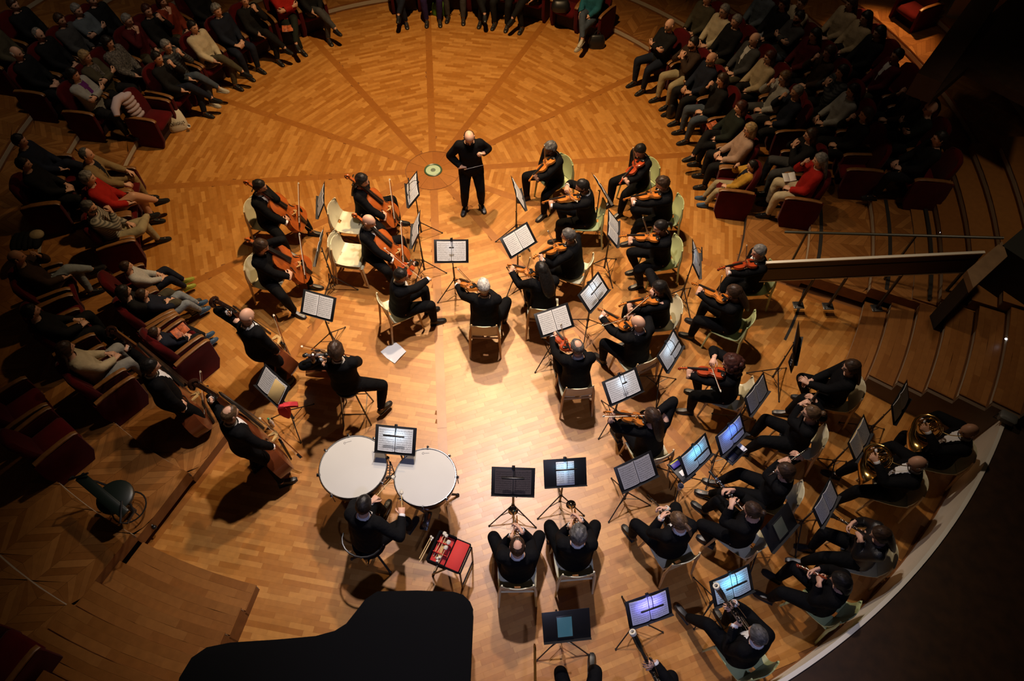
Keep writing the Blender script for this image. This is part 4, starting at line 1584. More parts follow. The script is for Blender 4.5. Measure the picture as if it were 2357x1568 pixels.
# conductor
Jc0 = solve('stand', lean=4, look=(0, 42), bulk=1.08)
Tc = root_for((1080, 316), 277, Jc0)
stick0 = at(1071, 390, 1.02); stick1 = at(1108, 381, 1.08)
fdc = (stick1 - stick0).normalized()
Jc = solve('stand', lean=4, look=(0, 42), bulk=1.08, hr=to_local(Tc, stick0 - fdc * .07 + V3((0, .04, .03))), hl=to_local(Tc, at(1112, 354, 1.26)), er=(.8, -.5, -.7), el=(-.5, -.5, -1),
           fdr=dirl(Tc, fdc), pr=(-.2, 0, -1), cr=.9, fdl=(.5, .4, .5), pl=(.6, .5, 0), cl=1.0, fl=V3((-.14, .02, .095)), fr=V3((.15, .04, .095)), tl=12, tr=-18)
person('bald bespectacled conductor in black suit standing by the floor light with a baton', Tc, body_set(Jc), hair='fringe', hcol='brown', skin=0, glasses=True)
bt = inst('baton', 'thin white baton in the hand of the standing conductor', 'baton', [('stick', G().tube([(0, 0, 0), (0, .30, 0)], [.003, .0015], 5).mesh('stick'), WHITE), ('grip', G().ell((0, -.005, 0), (.009, .018, .009), 8, 6).mesh('grip'), FITT)], aim_frame(stick0, stick1 - stick0, UP))

# cellists
cellist(('dark-haired cellist in black, farthest left beside the first row', 'of the farthest-left dark-haired cellist', 'under the farthest-left dark-haired cellist'), (597, 429), 350, (567, 422), (733, 541), (687, 417),
        look=(8, 18), st=man(hair='short', hcol='black', skin=1), pose=dict(fl=V3((-.20, .55, .095)), fr=V3((.30, .34, .095)), kl=V3((-.6, 1, .6)), kr=V3((.8, 1, .6))))
T2 = cellist(('woman cellist with straight waist-long black hair', 'of the woman with waist-long black hair', 'behind the woman cellist with waist-long black hair'), (833, 415), 350, (799, 408), (940, 535), (895, 399), look=(-8, 12), st=dict(hair='long', hcol='black'), chair=None)
seat_chair(TR(at(806, 512, .45), rad(350 - 90)) @ M4.Translation((0, 0, -.45)), 'cream', 'behind the woman cellist with waist-long black hair')
T3 = cellist(('bald cellist in black suit with white cuffs', 'of the bald cellist', 'x'), (849, 509), 347, (816, 498), (965, 640), (922, 493), look=(-8, 14), st=man(hair='none', skin=0), bulk=1.05, chair=None)
Tst = TR(at(815, 592, .45), rad(350 - 90)) @ M4.Translation((0, 0, -.45))
seat_chair(Tst, 'cream', 'behind the bald cellist, lower one of the stacked pair')
seat_chair(Tst @ M4.Translation((0, -.035, .055)), 'cream', 'behind the bald cellist, upper one of the stacked pair')
cellist(('woman cellist with brown hair and lace sleeves, nearest the boys in the first row', 'of the woman in lace sleeves', 'under the woman cellist in lace sleeves'), (601, 566), 347, (570, 553), (746, 650), (688, 529), look=(4, 25), st=dict(hair='bob', hcol='brown'),
        pose=dict(fl=V3((-.26, .45, .095)), fr=V3((.28, .40, .095)), kl=V3((-.8, 1, .6)), kr=V3((.8, 1, .6))))

# violas
violinist(('dark-haired violist in profile, seated above the loose sheet on the floor', 'of the violist sitting above the sheet on the floor', 'standing above the loose sheet on the floor'), (923, 634), 22, (953, 600), (884, 570), 'viola', chair='cream', look=(-25, 15), hold=.42,
          st=man(hair='short', hcol='black'), pose=dict(twist=-15, fl=V3((-.1, .42, .095)), fr=V3((.14, .44, .095))), crot=8)
violinist(('white-haired violist seen from behind, facing the conductor', 'of the white-haired violist', 'under the white-haired violist'), (1113, 659), 85, (1050, 643), (1054, 619), 'viola', chair='cream', st=man(hair='short', hcol='white', glasses=True), bulk=1.15, pose=dict(fl=V3((-.18, .3, .095)), fr=V3((.22, .40, .095)), kr=V3((.6, 1, .9))), crot=4, varn='gold', look=(20, 15))

# violins, inner desks
violinist(('woman violinist with straight black hair down her back', 'of the woman with hair down her back', 'under the woman violinist with hair down her back'), (1247, 621), 98, (1170, 610), (1220, 593), chair='cream', st=dict(hair='long', hcol='black'), crot=-12, look=(25, 20))
violinist(('stout grey-haired violinist with glasses and broad back', 'of the stout grey-haired man with glasses', 'under the stout grey-haired violinist'), (1309, 542), 158, (1229, 593), (1261, 531), chair='cream', st=man(hair='short', hcol='salt', glasses=True), bulk=1.2, look=(10, 15))
violinist(('bearded dark-haired violinist with one knee forward, in front of the concertmaster', 'of the bearded dark-haired man', 'under the bearded violinist'), (1341, 428), 178, (1250, 466), None, hold=.2, chair='green', st=man(hair='short', hcol='black', beard='black', skin=1), pose=dict(fl=V3((-.1, .42, .095)), fr=V3((.16, .30, .095))), look=(5, 20))
violinist(('grey-curled concertmaster with glasses nearest to the conductor', 'of the grey-curled concertmaster', 'under the grey-curled concertmaster'), (1267, 341), 215, (1219, 415), (1253, 334), chair='green', st=dict(hair='curly', hcol='salt', skin=3, glasses=True), pose=WIDE, look=(12, 25), hold=.45)
violinist(('woman violinist with short dark hair at the upper right end of the strings', 'of the woman at the upper right end', 'under the woman violinist at the upper right end'), (1473, 346), 212, (1427, 422), (1457, 339), chair='green', st=dict(hair='short', hcol='black'), look=(10, 28), hold=.42, varn='red')
violinist(('curly brown-haired violinist below the woman at the upper right end', 'of the curly brown-haired man', 'under the curly brown-haired violinist'), (1525, 422), 186, (1437, 459), (1496, 392), chair='green', st=man(hair='curly', hcol='brown'), pose=ONEBACK, look=(5, 25))
violinist(('violinist with dark ponytail and glasses, legs tucked under a green chair', 'of the violinist with the dark ponytail', 'under the violinist with the ponytail'), (1521, 522), 192, (1421, 544), (1480, 500), chair='green', st=dict(hair='ponytail', hcol='black', glasses=True), pose=dict(fl=V3((-.14, .30, .095)), fr=V3((.14, .26, .095))), look=(0, 20))
violinist(('woman violinist with long dark hair in profile and bare knees', 'of the long-haired woman in profile', 'under the long-haired woman in profile'), (1518, 662), 186, (1427, 703), (1436, 731), hold=.62, chair='cream', st=dict(hair='long', hcol='black'), look=(5, 15))
violinist(('bald violinist leaning left with his back turned', 'of the bald violinist', 'under the bald violinist'), (1469, 743), 118, (1378, 711), None, hold=.2, chair='cream', st=man(hair='none', skin=0), bulk=1.12, look=(25, 10), pose=WIDE)
violinist(('violinist with a bald crown seen from behind, elbow spread to the right', 'of the man with the bald crown', 'under the violinist with the bald crown'), (1328, 799), 98, (1273, 758), (1291, 746), chair='cream', st=man(hair='thin', hcol='salt'), bulk=1.15, look=(25, 12), crot=-3, varn='red')
# violins, outer desks
violinist(('lean short-haired grey violinist beside the end of the balustrade', 'of the man beside the end of the balustrade', 'beside the end of the balustrade'), (1747, 579), 186, (1654, 620), (1719, 564), chair='green', st=man(hair='short', hcol='grey'), look=(5, 12), varn='red', pose=CROSS)
violinist(('woman violinist with loose brown hair below the man at the balustrade', 'of the woman with loose brown hair', 'under the woman violinist with loose brown hair'), (1690, 672), 152, (1594, 652), (1662, 634), chair='green', st=dict(hair='long', hcol='brown'), look=(18, 22))
violinist(('woman violinist with a cloud of dark curls and a red violin', 'of the woman with a cloud of dark curls', 'under the woman violinist with dark curls'), (1683, 836), 166, (1562, 848), None, hold=.12, chair='cream', st=dict(hair='frizz', hcol='auburn'), look=(8, 15), varn='red', pose=dict(fl=V3((-.16, .38, .095)), fr=V3((.16, .3, .095))), crot=-8)
violinist(('woman violinist with straight dark hair seen from behind, lowest of the string players', 'of the lowest woman violinist', 'under the lowest woman violinist'), (1501, 958), 112, (1393, 948), (1387, 958), hold=.5, chair='cream', st=dict(hair='long', hcol='brown'), look=(30, 12))

# double basses
cellist(('bald bass player standing with his back turned', 'of the bald bass player', ''), (568, 728), 58, (492, 700), (668, 850), (617, 688), 'bass', mode='stand', chair=None, st=man(hair='none'), look=(-5, 15), zs=1.75, bulk=1.08, hold=.35, lpos=.90)
cellist(('dark-haired bass player half in the shade at the audience edge', 'of the bass player at the audience edge', ''), (346, 844), 40, (255, 768), (492, 1000), (455, 800), 'bass', mode='stand', chair=None, st=man(hair='short', hcol='black'), look=(-15, 20), zs=1.7, bulk=1.1, hold=.35, lpos=.88, pose=dict(fl=V3((-.16, .05, .095)), fr=V3((.22, .12, .095))))
cellist(('brown-haired bass player with red bow, one shoe pointing right', 'with the carved bridge and red bow', ''), (529, 953), 48, (445, 890), (668, 1085), (521, 889), 'bass', mode='stand', chair=None, st=man(hair='thin', hcol='lbrown'), look=(0, 20), zs=1.7, bulk=1.05, hold=.35, lpos=.88, pose=dict(fl=V3((-.14, -.05, .095)), fr=V3((.30, .06, .095)), tr=-25))
T39 = cellist(('curly dark-haired bass player on a tall stool above the timpani', 'of the curly-haired player above the timpani', ''), (773, 807), 92, (722, 828), (770, 855), (694, 797), 'bass', mode='sit', hz=.85, chair=None, st=man(hair='curly', hcol='brown'), look=(5, 15), zs=1.6, bulk=1.08, hold=.35, lpos=.90, pose=dict(fl=V3((-.2, .34, .30)), fr=V3((.34, -.02, .18)), kr=V3((1, .6, .2))))
st_ = thing('tall_stool', 'tall dark four-legged stool under the curly-haired bass player', 'stool', T39)
g = G(); g.lathe([(.0, .735), (.15, .735), (.17, .75), (.17, .775), (.15, .79), (0, .79)], 20); link('seat', g.mesh('seat'), EBONY, st_)
for sx, sy in ((-1, -1), (1, -1), (1, 1), (-1, 1)):
    g = G(); g.tube([(sx * .10, sy * .10, .735), (sx * .19, sy * .19, 0)], .011, 7); link('leg', g.mesh('leg'), DARKST, st_)
g = G(); g.tube([(.157 * a, .157 * b, .28) for a, b in ((-1, -1), (1, -1), (1, 1), (-1, 1), (-1, -1))], .008, 6); link('foot_ring', g.mesh('foot_ring'), DARKST, st_)

# woodwinds
Tw = None
J0 = solve('sit', lean=2, look=(10, 12), hl=V3((-.03, .42, .70)), hr=V3((.05, .36, .66)), cl=.4, cr=.4, fdl=(.5, .8, .1), fdr=(-.5, .8, 0), **ONEBACK)
T = root_for((1960, 845), 168, J0)
person('person in black with long dark hair and glasses resting with folded hands by the stairs', T, body_set(J0), hair='long', hcol='brown', glasses=True)
seat_chair(T, 'cream', 'under the resting woman by the stairs')
blower(('woman flautist with fair hair in a bun', 'silver flute of the woman with the hair bun', 'under the flautist with the hair bun'), (1868, 951), 162, (1884, 900), 'flute', st=dict(hair='bun', hcol='lbrown', glasses=True), zpref=1.15, look=(0, 10), pose=FWD)
blower(('woman flautist with wavy brown hair and legs stretched out', 'silver flute of the woman with wavy hair', 'under the flautist with wavy hair'), (1808, 1084), 158, (1858, 1034), 'flute', st=dict(hair='bob', hcol='brown', glasses=True), zpref=1.15, look=(10, 12), pose=dict(fl=V3((-.1, .66, .12)), fr=V3((.1, .60, .095))))
blower(('woman oboist in profile with brown hair pinned up', 'black oboe of the woman with pinned-up hair', 'under the woman oboist with pinned-up hair'), (1732, 1175), 138, (1634, 1086), 'oboe', st=dict(hair='bun', hcol='brown'), look=(10, 20), pose=ONEBACKL, Li=.65)
blower(('oboist with slicked ponytail and white cuffs, beside the trumpets', 'black oboe of the man with the ponytail', 'under the oboist with the ponytail'), (1562, 1200), 112, (1491, 1142), 'oboe', st=man(hair='ponytail', hcol='lbrown'), look=(18, 30), Li=.65, pose=WIDE)
blower(('woman clarinettist in a black sequin dress by the parapet', 'black clarinet of the woman in sequins', 'under the woman in the sequin dress'), (2028, 1231), 166, (1917, 1188), 'clarinet', st=dict(hair='long', hcol='brown', top=mat('sequin_cloth', (.008, .008, .010), .3, spec=.9, bump=1.0, scale=140)), look=(5, 22), Li=.66, crot=0, pose=dict(fl=V3((-.1, .52, .095)), fr=V3((.1, .42, .095))))
blower(('dark-haired woman with a reddish clarinet on a green chair', 'reddish wooden clarinet near the parapet', 'under the woman with the reddish clarinet'), (1936, 1338), 148, (1828, 1299), 'rose', chair='green', st=dict(hair='bob', hcol='black'), look=(5, 25), Li=.66, crot=-20)
blower(('trumpeter with cropped brown hair, left of the pair', 'trumpet with brass tubing, left of the pair', 'under the left trumpeter'), (1191, 1258), 91, (1185, 1176), 'trumpet', chair='mixed', st=man(hair='thin', hcol='brown'), look=(0, 12), Li=.57, pose=WIDE, zpref=1.1)
blower(('trumpeter with grey curly hair, right of the pair', 'trumpet with silver bell, right of the pair', 'under the right trumpeter'), (1331, 1230), 90, (1318, 1162), 'trumpet', chair='mixed', st=man(hair='curly', hcol='salt'), look=(4, 12), Li=.57, pose=WIDE, zpref=1.1, crot=5)
blower(('grey-haired bassoonist with one leg stretched left', 'dark bassoon of the grey-haired player', 'under the grey-haired bassoonist'), (1744, 1462), 118, (1648, 1348), 'bassoon', chair='green', st=man(hair='short', hcol='salt'), look=(12, 18), start=(.16, .10, .52), Li=1.25, zpref=1.55, hp=(.30, .62), pose=dict(fl=V3((-.22, .60, .20)), fr=V3((.16, .36, .095))))
blower(('bassoonist cut off by the lower edge, knees beside a purple-lit stand', 'dark bassoon beside the purple-lit stand', 'under the bassoonist at the lower edge'), (1548, 1640), 108, (1455, 1454), 'bassoon', chair='green', st=man(hair='short', hcol='brown'), look=(12, 18), start=(.14, .12, .50), Li=1.25, zpref=1.5, hp=(.30, .62), pose=WIDE)
# trombone player mostly below the frame
J0 = solve('sit', lean=2, look=(0, 10), hl=V3((-.40, .02, 1.0)), hr=V3((-.36, .10, .92)), fl=V3((-.15, .30, .095)), fr=V3((.20, .50, .095)), cl=.9, cr=.8)
T = TR(at(1335, 1650, .5), rad(0)); T.translation.z = 0
person('person with legs apart below the tablet stand at the lower edge', T, body_set(J0), hair='short', hcol='brown', cuffs=True)
seat_chair(T, 'mixed', 'under the trombonist at the lower edge')
p1, p0 = at(1231, 1484, .95), at(1233, 1640, 1.1)
inst('trombone', 'brass trombone slide pointing up from the lower edge', 'trombone', WIND['trombone'], aim_frame(p1 - (p1 - p0).normalized() * .765, p1 - p0, UP) @ M4.Rotation(rad(80), 4, 'Y'))


# horns
def hornist(who, head, h, look, st, pose, spin, chair):
    J0 = solve('sit', lean=-2, look=look, bulk=1.12, **pose)
    T = root_for(head, h, J0)
    HW = T @ J0['HT']
    mouth = HW @ V3((0, .115, -.062))
    R3 = T.to_3x3()
    d = (R3 @ V3((.12, .8, -.35))).normalized()
    side = R3 @ V3((1, 0, 0))
    c = mouth + (R3 @ V3((.10, .26, -.12)))
    yv = (mouth - c).normalized()
    zv = (R3 @ V3((-.75, .1, .65))); xv = yv.cross(zv).normalized(); zv = xv.cross(yv)
    HM = frame(c, xv, yv, zv) @ M4.Rotation(rad(spin), 4, 'Z')
    lw = c + zv * .10 + (R3 @ V3((-.03, -.02, -.02)))
    rw = c - (R3 @ V3((-.16, .02, .16)))
    J = solve('sit', lean=-2, look=look, bulk=1.12, hl=to_local(T, lw), hr=to_local(T, rw), el=(-.8, .2, -.7), er=(.9, 0, -.5), fdl=dirl(T, -zv * .4 + UP * .3 + heading(h) * .6), pl=dirl(T, -zv), cl=.8, fdr=(0, .8, .2), pr=(-1, 0, 0), **pose)
    person('person ' + who[0], T, body_set(J), **st)
    inst('horn', who[1], 'horn', WIND['horn'], HM)
    seat_chair(T, chair, who[2])
    return T


hornist(('bald horn player in the shade nearest the stairs, white shirt front', 'brass horn with raised bell nearest the stairs', 'under the bald horn player'), (2231, 992), 168, (10, 12), man(hair='none', skin=2), dict(fl=V3((-.12, .62, .16)), fr=V3((.14, .40, .095))), 35, 'cream')
hornist(('white-haired balding horn player below the bald one', 'brass horn of the white-haired player', 'under the white-haired horn player'), (2112, 1067), 164, (5, 22), man(hair='fringe', hcol='white', skin=1), dict(fl=V3((-.2, .52, .095)), fr=V3((.2, .50, .095))), 40, 'cream')

# timpanist
m0, m1 = at(905, 1099, .98), at(924, 1134, .98)
J0 = solve('sit', lean=14, look=(5, 30), hz=.62, bulk=1.1)
T35 = root_for((837, 1163), 72, J0)
l0, r0 = at(866, 1143, .98), at(925, 1170, .95)
J = solve('sit', lean=14, look=(5, 30), hz=.62, bulk=1.1, hl=to_local(T35, l0 - (m0 - l0).normalized() * .08), hr=to_local(T35, r0 - (m1 - r0).normalized() * .08), el=(-.8, 0, -.6), er=(.9, -.2, -.5),
          fdl=dirl(T35, m0 - l0), fdr=dirl(T35, m1 - r0), cl=1.0, cr=1.0, pl=(.3, 0, -1), pr=(-.3, 0, -1), fl=V3((-.10, .50, .15)), fr=V3((.28, .42, .095)), kr=V3((.8, 1, .6)))
person('dark-haired timpanist in black bending over the drums with two mallets', T35, body_set(J), hair='short', hcol='black', cuffs=True, collar=True)


def mallet(a, b, label, group=None, k=1.0):
    d = b - a
    L = d.length
    g = G(); g.tube([(0, -.05, 0), (0, L, 0)], [.006, .0045], 6)
    g2 = G(); g2.lathe([(.004, -.022), (.020, -.018), (.024, 0), (.020, .018), (.004, .022)], 12, M4.Translation((0, L, 0)) @ M4.Scale(k, 4) @ M4.Rotation(PI / 2, 4, 'X'))
    r = thing('mallet', label, 'mallet', aim_frame(a, d, UP), group)
    link('shaft', g.mesh('shaft'), FITT, r)
    link('felt_head', g2.mesh('felt_head'), mat('mallet_felt', (.62, .58, .48), .9, bump=.3), r)


mallet(l0, m0 + V3((0, 0, .0)), 'felt mallet in the left hand of the timpanist')
mallet(r0, m1 + V3((0, 0, .0)), 'felt mallet in the right hand of the timpanist')
# ------------------------------------------------------------------ stands with their music
BLUE, CYAN, COOL, VIO = (.10, .25, 1.0), (.16, .62, 1.0), (.62, .82, 1.0), (.22, .20, 1.0)
stand(739, 461, 1.05, 188, 'in front of the farthest-left cellist', 'open', tilt=62)
stand(950, 436, 1.08, 192, 'right of the long-haired woman cellist', 'open', (COOL, .02, 'bar'), tilt=55, roll=-6)
stand(957, 528, 1.05, 182, 'right of the bald cellist', 'open', tilt=66)
stand(735, 568, 1.02, 178, 'seen edge-on right of the cellist in lace sleeves', 'open', tilt=72)
stand(1039, 578, 1.02, 277, 'in front of the two violists', 'open', (COOL, .018, 'dot'), tilt=54, roll=-5)
stand(1193, 445, 1.05, 10, 'in front of the concertmaster', 'open', tilt=66, roll=0)
stand(1194, 553, 1.02, 300, 'between the conductor and the inner violins', 'open', tilt=48, roll=8)
stand(1385, 435, 1.05, 20, 'left of the violinist at the upper right end', 'open', tilt=64)
stand(1411, 526, 1.03, 350, 'left of the violinist with the ponytail', 'open', tilt=58, roll=8)
stand(1602, 596, 1.05, 352, 'left of the man at the balustrade', 'open', (COOL, .05, 'bar'), tilt=62)
stand(1367, 673, 1.02, 318, 'left of the long-haired violinist in profile', 'open', (COOL, .16, 'bar'), tilt=52, roll=6)
stand(1276, 737, 1.00, 288, 'over the empty chair back before the bald-crowned violinist', 'open', tilt=42, roll=4)
stand(1543, 808, 1.02, 325, 'between the bald violinist and the red violin', 'open', (COOL, .18, 'bar'), tilt=56, roll=4)
stand(1434, 890, 1.02, 292, 'with one bright glowing spot behind the bald violinist', 'open', (COOL, .10, 'dot'), tilt=44, roll=4)
stand(1742, 908, 1.00, 320, 'right of the red violin', 'open', tilt=60, roll=0)
stand(1683, 1001, 1.00, 312, 'lit deep blue before the flutes', 'open', (BLUE, .34, 'bar'), tilt=58)
stand(1602, 1049, 1.02, 312, 'lit turquoise before the flutes', 'open', (CYAN, .32, 'bar'), tilt=56)
stand(1465, 1086, 1.06, 292, 'left of the ponytailed oboist', 'open', tilt=46, roll=4, mpaper=paper_mat('grey_sheet', (.40, .39, .40)))
stand(2073, 926, 1.05, 320, 'below the stairs before the bald horn player', 'open', tilt=60)
stand(1979, 1009, 1.05, 322, 'with a yellow folder before the horns', 'open', tilt=52, cover=CARD)
stand(1901, 1157, 1.04, 322, 'before the clarinettist in sequins', 'open', tilt=52)
stand(1685, 1349, 1.02, 292, 'lit light blue behind the bassoon bell', 'open', (CYAN, .40, 'bar'), tilt=48)
stand(1494, 1400, 1.05, 288, 'lit purple before the lower bassoonist', 'open', (VIO, .55, 'bar'), tilt=50)
stand(1181, 1109, 1.15, 268, 'with dark glossy pages before the left trumpeter', 'open', (COOL, .006, 'bar'), tilt=42, mpaper=PAPERD)
stand(1301, 1088, 1.12, 274, 'with one blue-lit sheet before the right trumpeter', 'single', (CYAN, .20, 'bar'), tilt=44)
stand(910, 1013, 1.10, 264, 'above the timpani', 'open', (COOL, .20, 'bar'), tilt=40)
stand(732, 703, 1.05, 252, 'above the curly-haired bass player', 'open', tilt=46, roll=0)
SCREEN = mat('tablet_screen', (.02, .03, .035), .3, emit=((.10, .30, .42), .26))
SCREEN2 = mat('dim_tablet_screen', (.05, .055, .045), .3, emit=((.10, .10, .075), .16))
stand(1795, 1214, 1.02, 312, 'before the woman with the reddish clarinet', 'tablet', tilt=46, mpaper=SCREEN2)
stand(1304, 1440, 1.05, 276, 'before the player at the lower edge', 'tablet', tilt=44, mpaper=SCREEN)
_, D30 = stand(627, 888, 1.05, 232, 'between two of the bass players', 'open', tilt=46, roll=-4, scorelabel='music with a yellow sheet')
f = tag(link('yellow_sheet', G().rbox((.105, -.01, .019), (.19, .27, .003), .001).mesh('yellow_sheet'), CARD, None, D30), 'yellow sheet lying on the right page of the bass stand', 'sheet music')
# stand seen from behind, carrying a black card
r, D = stand(1834, 790, 1.02, 338, 'seen from behind before the resting woman', None, tilt=68)
tag(link('page', G().rbox((.02, .03, .004), (.30, .30, .004), .001).mesh('page'), PAPERD, None, D @ M4.Translation((-.04, .06, 0))), 'dark sheet standing up on the stand before the resting woman', 'sheet music')
cardT = TR(at(1822, 836, .80), rad(60)) @ M4.Rotation(rad(62), 4, 'X')
crd = thing('card', 'black card with white scribble below the stand seen from behind', 'card', cardT)
g = G(); g.rbox((0, 0, 0), (.17, .24, .006), .002); link('board', g.mesh('board'), PLATE, crd)
g = G()
for i in range(7): g.tube([(-.05 + .014 * i, .02 * ((i * 7) % 3 - 1) + .03, .0042), (-.043 + .014 * i, .02 * ((i * 5) % 3 - 1) + .045, .0042)], .0022, 4)
link('lettering', g.mesh('lettering'), WHITE, crd)


# trays and small things on the woodwind stands
def tray(u, v, z, yaw, label):
    t = thing('tray', label, 'tray', TR(at(u, v, z), rad(yaw)))
    g = G(); g.rbox((0, 0, 0), (.30, .20, .006), .002)
    for a in (-.1, .1): g.rbox((0, a, .010), (.30, .006, .020), .002)
    link('plate', g.mesh('plate'), PLATE, t)
    g = G(); g.tube([(0, 0, -.004), (0, 0, -z + .12)], .008, 7); link('post', g.mesh('post'), DARKST, t)
    return t.matrix_basis


Tt = tray(1688, 1042, .78, 42, 'black accessory tray on the deep-blue-lit stand')
tag(link('notebook', G().rbox((-.06, 0, .012), (.12, .15, .012), .002).mesh('notebook'), mat('navy_cover', (.008, .009, .022), .4), None, Tt), 'navy notebook on the tray below the blue-lit stand', 'notebook')
tag(link('pouch', G().rbox((.045, .0, .016), (.08, .13, .022), .006).mesh('pouch'), BLACK, None, Tt), 'black pouch beside the navy notebook on the tray', 'pouch')
g = G(); g.loft([[(.10, -.08, .006), (.15, -.09, .012), (.155, .08, .010), (.10, .09, .006)], [(.10, -.08, .010), (.15, -.09, .026), (.155, .08, .022), (.10, .09, .010)]])
tag(link('cloth', g.mesh('cloth'), PAPERB, None, Tt), 'white cloth at the right end of the woodwind tray', 'cloth')
Tt = tray(1568, 1082, .78, 125, 'black accessory tray on the turquoise-lit stand')
bx_ = thing('box', 'small purple and yellow box on the tray by the turquoise stand', 'box', Tt @ M4.Translation((.09, .02, .006)))
link('carton', G().rbox((0, 0, .015), (.075, .12, .03), .003).mesh('carton'), mat('purple_print', (.035, .022, .26), .5), bx_)
link('flap', G().rbox((.03, 0, .031), (.014, .121, .002), .001).mesh('flap'), mat('yellow_print', (.5, .48, .06), .5), bx_)
tag(link('swab', G().rbox((-.04, .0, .012), (.07, .10, .008), .002).mesh('swab'), PAPERB, None, Tt), 'white paper block on the tray by the turquoise stand', 'paper')
cl = thing('cup', 'clear plastic cup hanging below the turquoise-lit stand', 'cup', TR(at(1563, 1126, .45)))
link('wall', G().lathe([(.026, 0), (.036, .11), (.034, .11), (.025, .004), (0, .004)], 16).mesh('wall'), mat('cup_plastic', (.45, .40, .34), .25), cl)
link('rim', G().torus((0, 0, .11), .036, .003, 16, 6).mesh('rim'), PAPERB, cl)

# loose sheet, red cloth, bottle
g = G(); g.loft([[(x, y, z + k) for x, y, z in ((-.155, -.13, 0), (.0, -.145, .004), (.16, -.13, .012), (.15, .0, .03), (.135, .125, .016), (0, .14, .004), (-.14, .135, 0), (-.15, 0, 0))] for k in (.001, .003)])
tag(link('sheet', g.mesh('sheet', ang=60), PAPERB, None, TR(at(907, 811, .0), rad(-42))), 'blank white sheet lying on the floor below the violist', 'paper')
RC = mat('red_cloth', (.52, .02, .03), .8, bump=.4, scale=20)
g = G()
g.loft([[(x * k, y * k, z) for x, y in ((-.06, -.03), (.05, -.045), (.075, .0), (.03, .05), (-.045, .04))] for z, k in ((-.30, .18), (-.2, .75), (-.08, 1.15), (.02, .95), (.05, .4))])
g.loft([[(.03 + t * .16, y, .02 + z - t * t * .05) for y, z in ((-.035, 0), (.03, .0), (.035, .03), (-.03, .035))] for t in (0, .4, .8, 1)])
tag(link('cloth', g.mesh('cloth'), RC, None, TR(at(650, 938, .92), rad(15))), 'crumpled red cloth hanging from the bass stand', 'cloth')
b = thing('bottle', 'clear water bottle with green cap on the floor by the bass stand', 'bottle', TR(at(628, 980, 0)))
link('shell', G().lathe([(.030, 0), (.032, .01), (.030, .06), (.032, .07), (.030, .10), (.032, .13), (.022, .17), (.013, .19), (.013, .20)], 16).mesh('shell'), mat('bottle_plastic', (.50, .44, .36), .15), b)
link('label_band', G().lathe([(.0325, .075), (.0325, .12)], 16, caps=False).mesh('label_band'), PAPERB, b)
link('cap', G().lathe([(.015, .198), (.015, .218), (.012, .220), (0, .220)], 12).mesh('cap'), mat('green_cap', (.02, .22, .08), .5), b)

# ------------------------------------------------------------------ timpani
SKINH = mat('drum_head', (.50, .50, .48), .55, spec=.3, var=.03, scale=2)
COPP = mat('drum_bowl', (.10, .04, .018), .3, .6)


def timpano(u, v, zr, R, label, tilt):
    c = at(u, v, zr)
    t = thing('timpano', label, 'drum', TR((c.x, c.y, 0), rad(tilt)))
    M = M4.Translation((0, 0, zr))
    link('head', G().lathe([(R * .985, -.008), (R * .985, 0), (R * .93, .003), (0, .003)], 56).mesh('head'), SKINH, t, M)
    g = G(); g.torus((0, 0, -.006), R * 1.005, .011, 56, 6); hoop = link('hoop', g.mesh('hoop'), DARKST, t, M)
    g = G(); g.torus((0, 0, .010), R * 1.0, .006, 56, 6); link('rim', g.mesh('rim'), STEEL, t, M)
    link('bowl', G().lathe([(R * .96, -.01), (R * .97, -.06), (R * .93, -.2), (R * .78, -.36), (R * .45, -.46), (R * .12, -.49), (0, -.49)], 40).mesh('bowl'), COPP, t, M)
    for i in range(8):
        a = 2 * PI * i / 8 + .2
        g = G(); g.tube([(R * 1.045, 0, .024), (R * 1.045, 0, -.20)], .006, 6); g.rbox((R * 1.03, 0, -.004), (.05, .028, .014), .003); g.lathe([(.010, 0), (.012, .012), (.006, .02)], 8, M4.Translation((R * 1.045, 0, .022)))
        link('tension_rod', g.mesh('tension_rod'), STEEL if i % 2 else DARKST, hoop, M4.Rotation(a, 4, 'Z'))
    for i in range(3):
        a = 2 * PI * i / 3 + .5
        g = G(); g.tube([(R * .90, 0, zr - .18), (R * .55, 0, .16), (R * .92, 0, .03)], [.016, .020, .016], 7); g.ell((R * .92, 0, .028), (.03, .02, .028), 8, 6)
        link('leg', g.mesh('leg'), DARKST, t, M4.Rotation(a, 4, 'Z'))
    g = G(); g.lathe([(.10, .06), (.12, .10), (.06, .16), (.05, zr - .48)], 14); link('base', g.mesh('base'), DARKST, t)
    g = G(); g.rbox((0, -R * .75, .07), (.10, .24, .02), .005, M4.Rotation(.0, 4, 'X')); link('pedal', g.mesh('pedal'), STEEL, t)
    # maker's mark: a small ring and a stroke
    g = G(); g.torus((-R * .30, R * .78, .0045), .012, .002, 14, 4); g.tube([(-R * .26, R * .795, .0045), (-R * .10, R * .835, .0045)], .002, 4)
    link('printed_mark', g.mesh('printed_mark'), mat('grey_print', (.16, .16, .16), .7), t, M)
    return t


timpano(813, 1074, .86, .405, 'large timpano with white head, left of the pair', 4)
timpano(979, 1098, .88, .366, 'smaller timpano with white head, right of the pair', -12)
gz = thing('tuning_gauge', 'chrome tuning gauge between the two timpani', 'gauge', TR(at(898, 1085, .80)))
g = G()
for i in range(5): g.tube([(-.03, -.06 + .03 * i, .01 * i), (.03, -.06 + .03 * i, .01 * i)], .006, 6)
link('levers', g.mesh('levers'), STEEL, gz)
link('arm', G().tube([(0, -.08, 0), (0, .10, .05), (0, .10, -.78)], .008, 7).mesh('arm'), DARKST, gz)
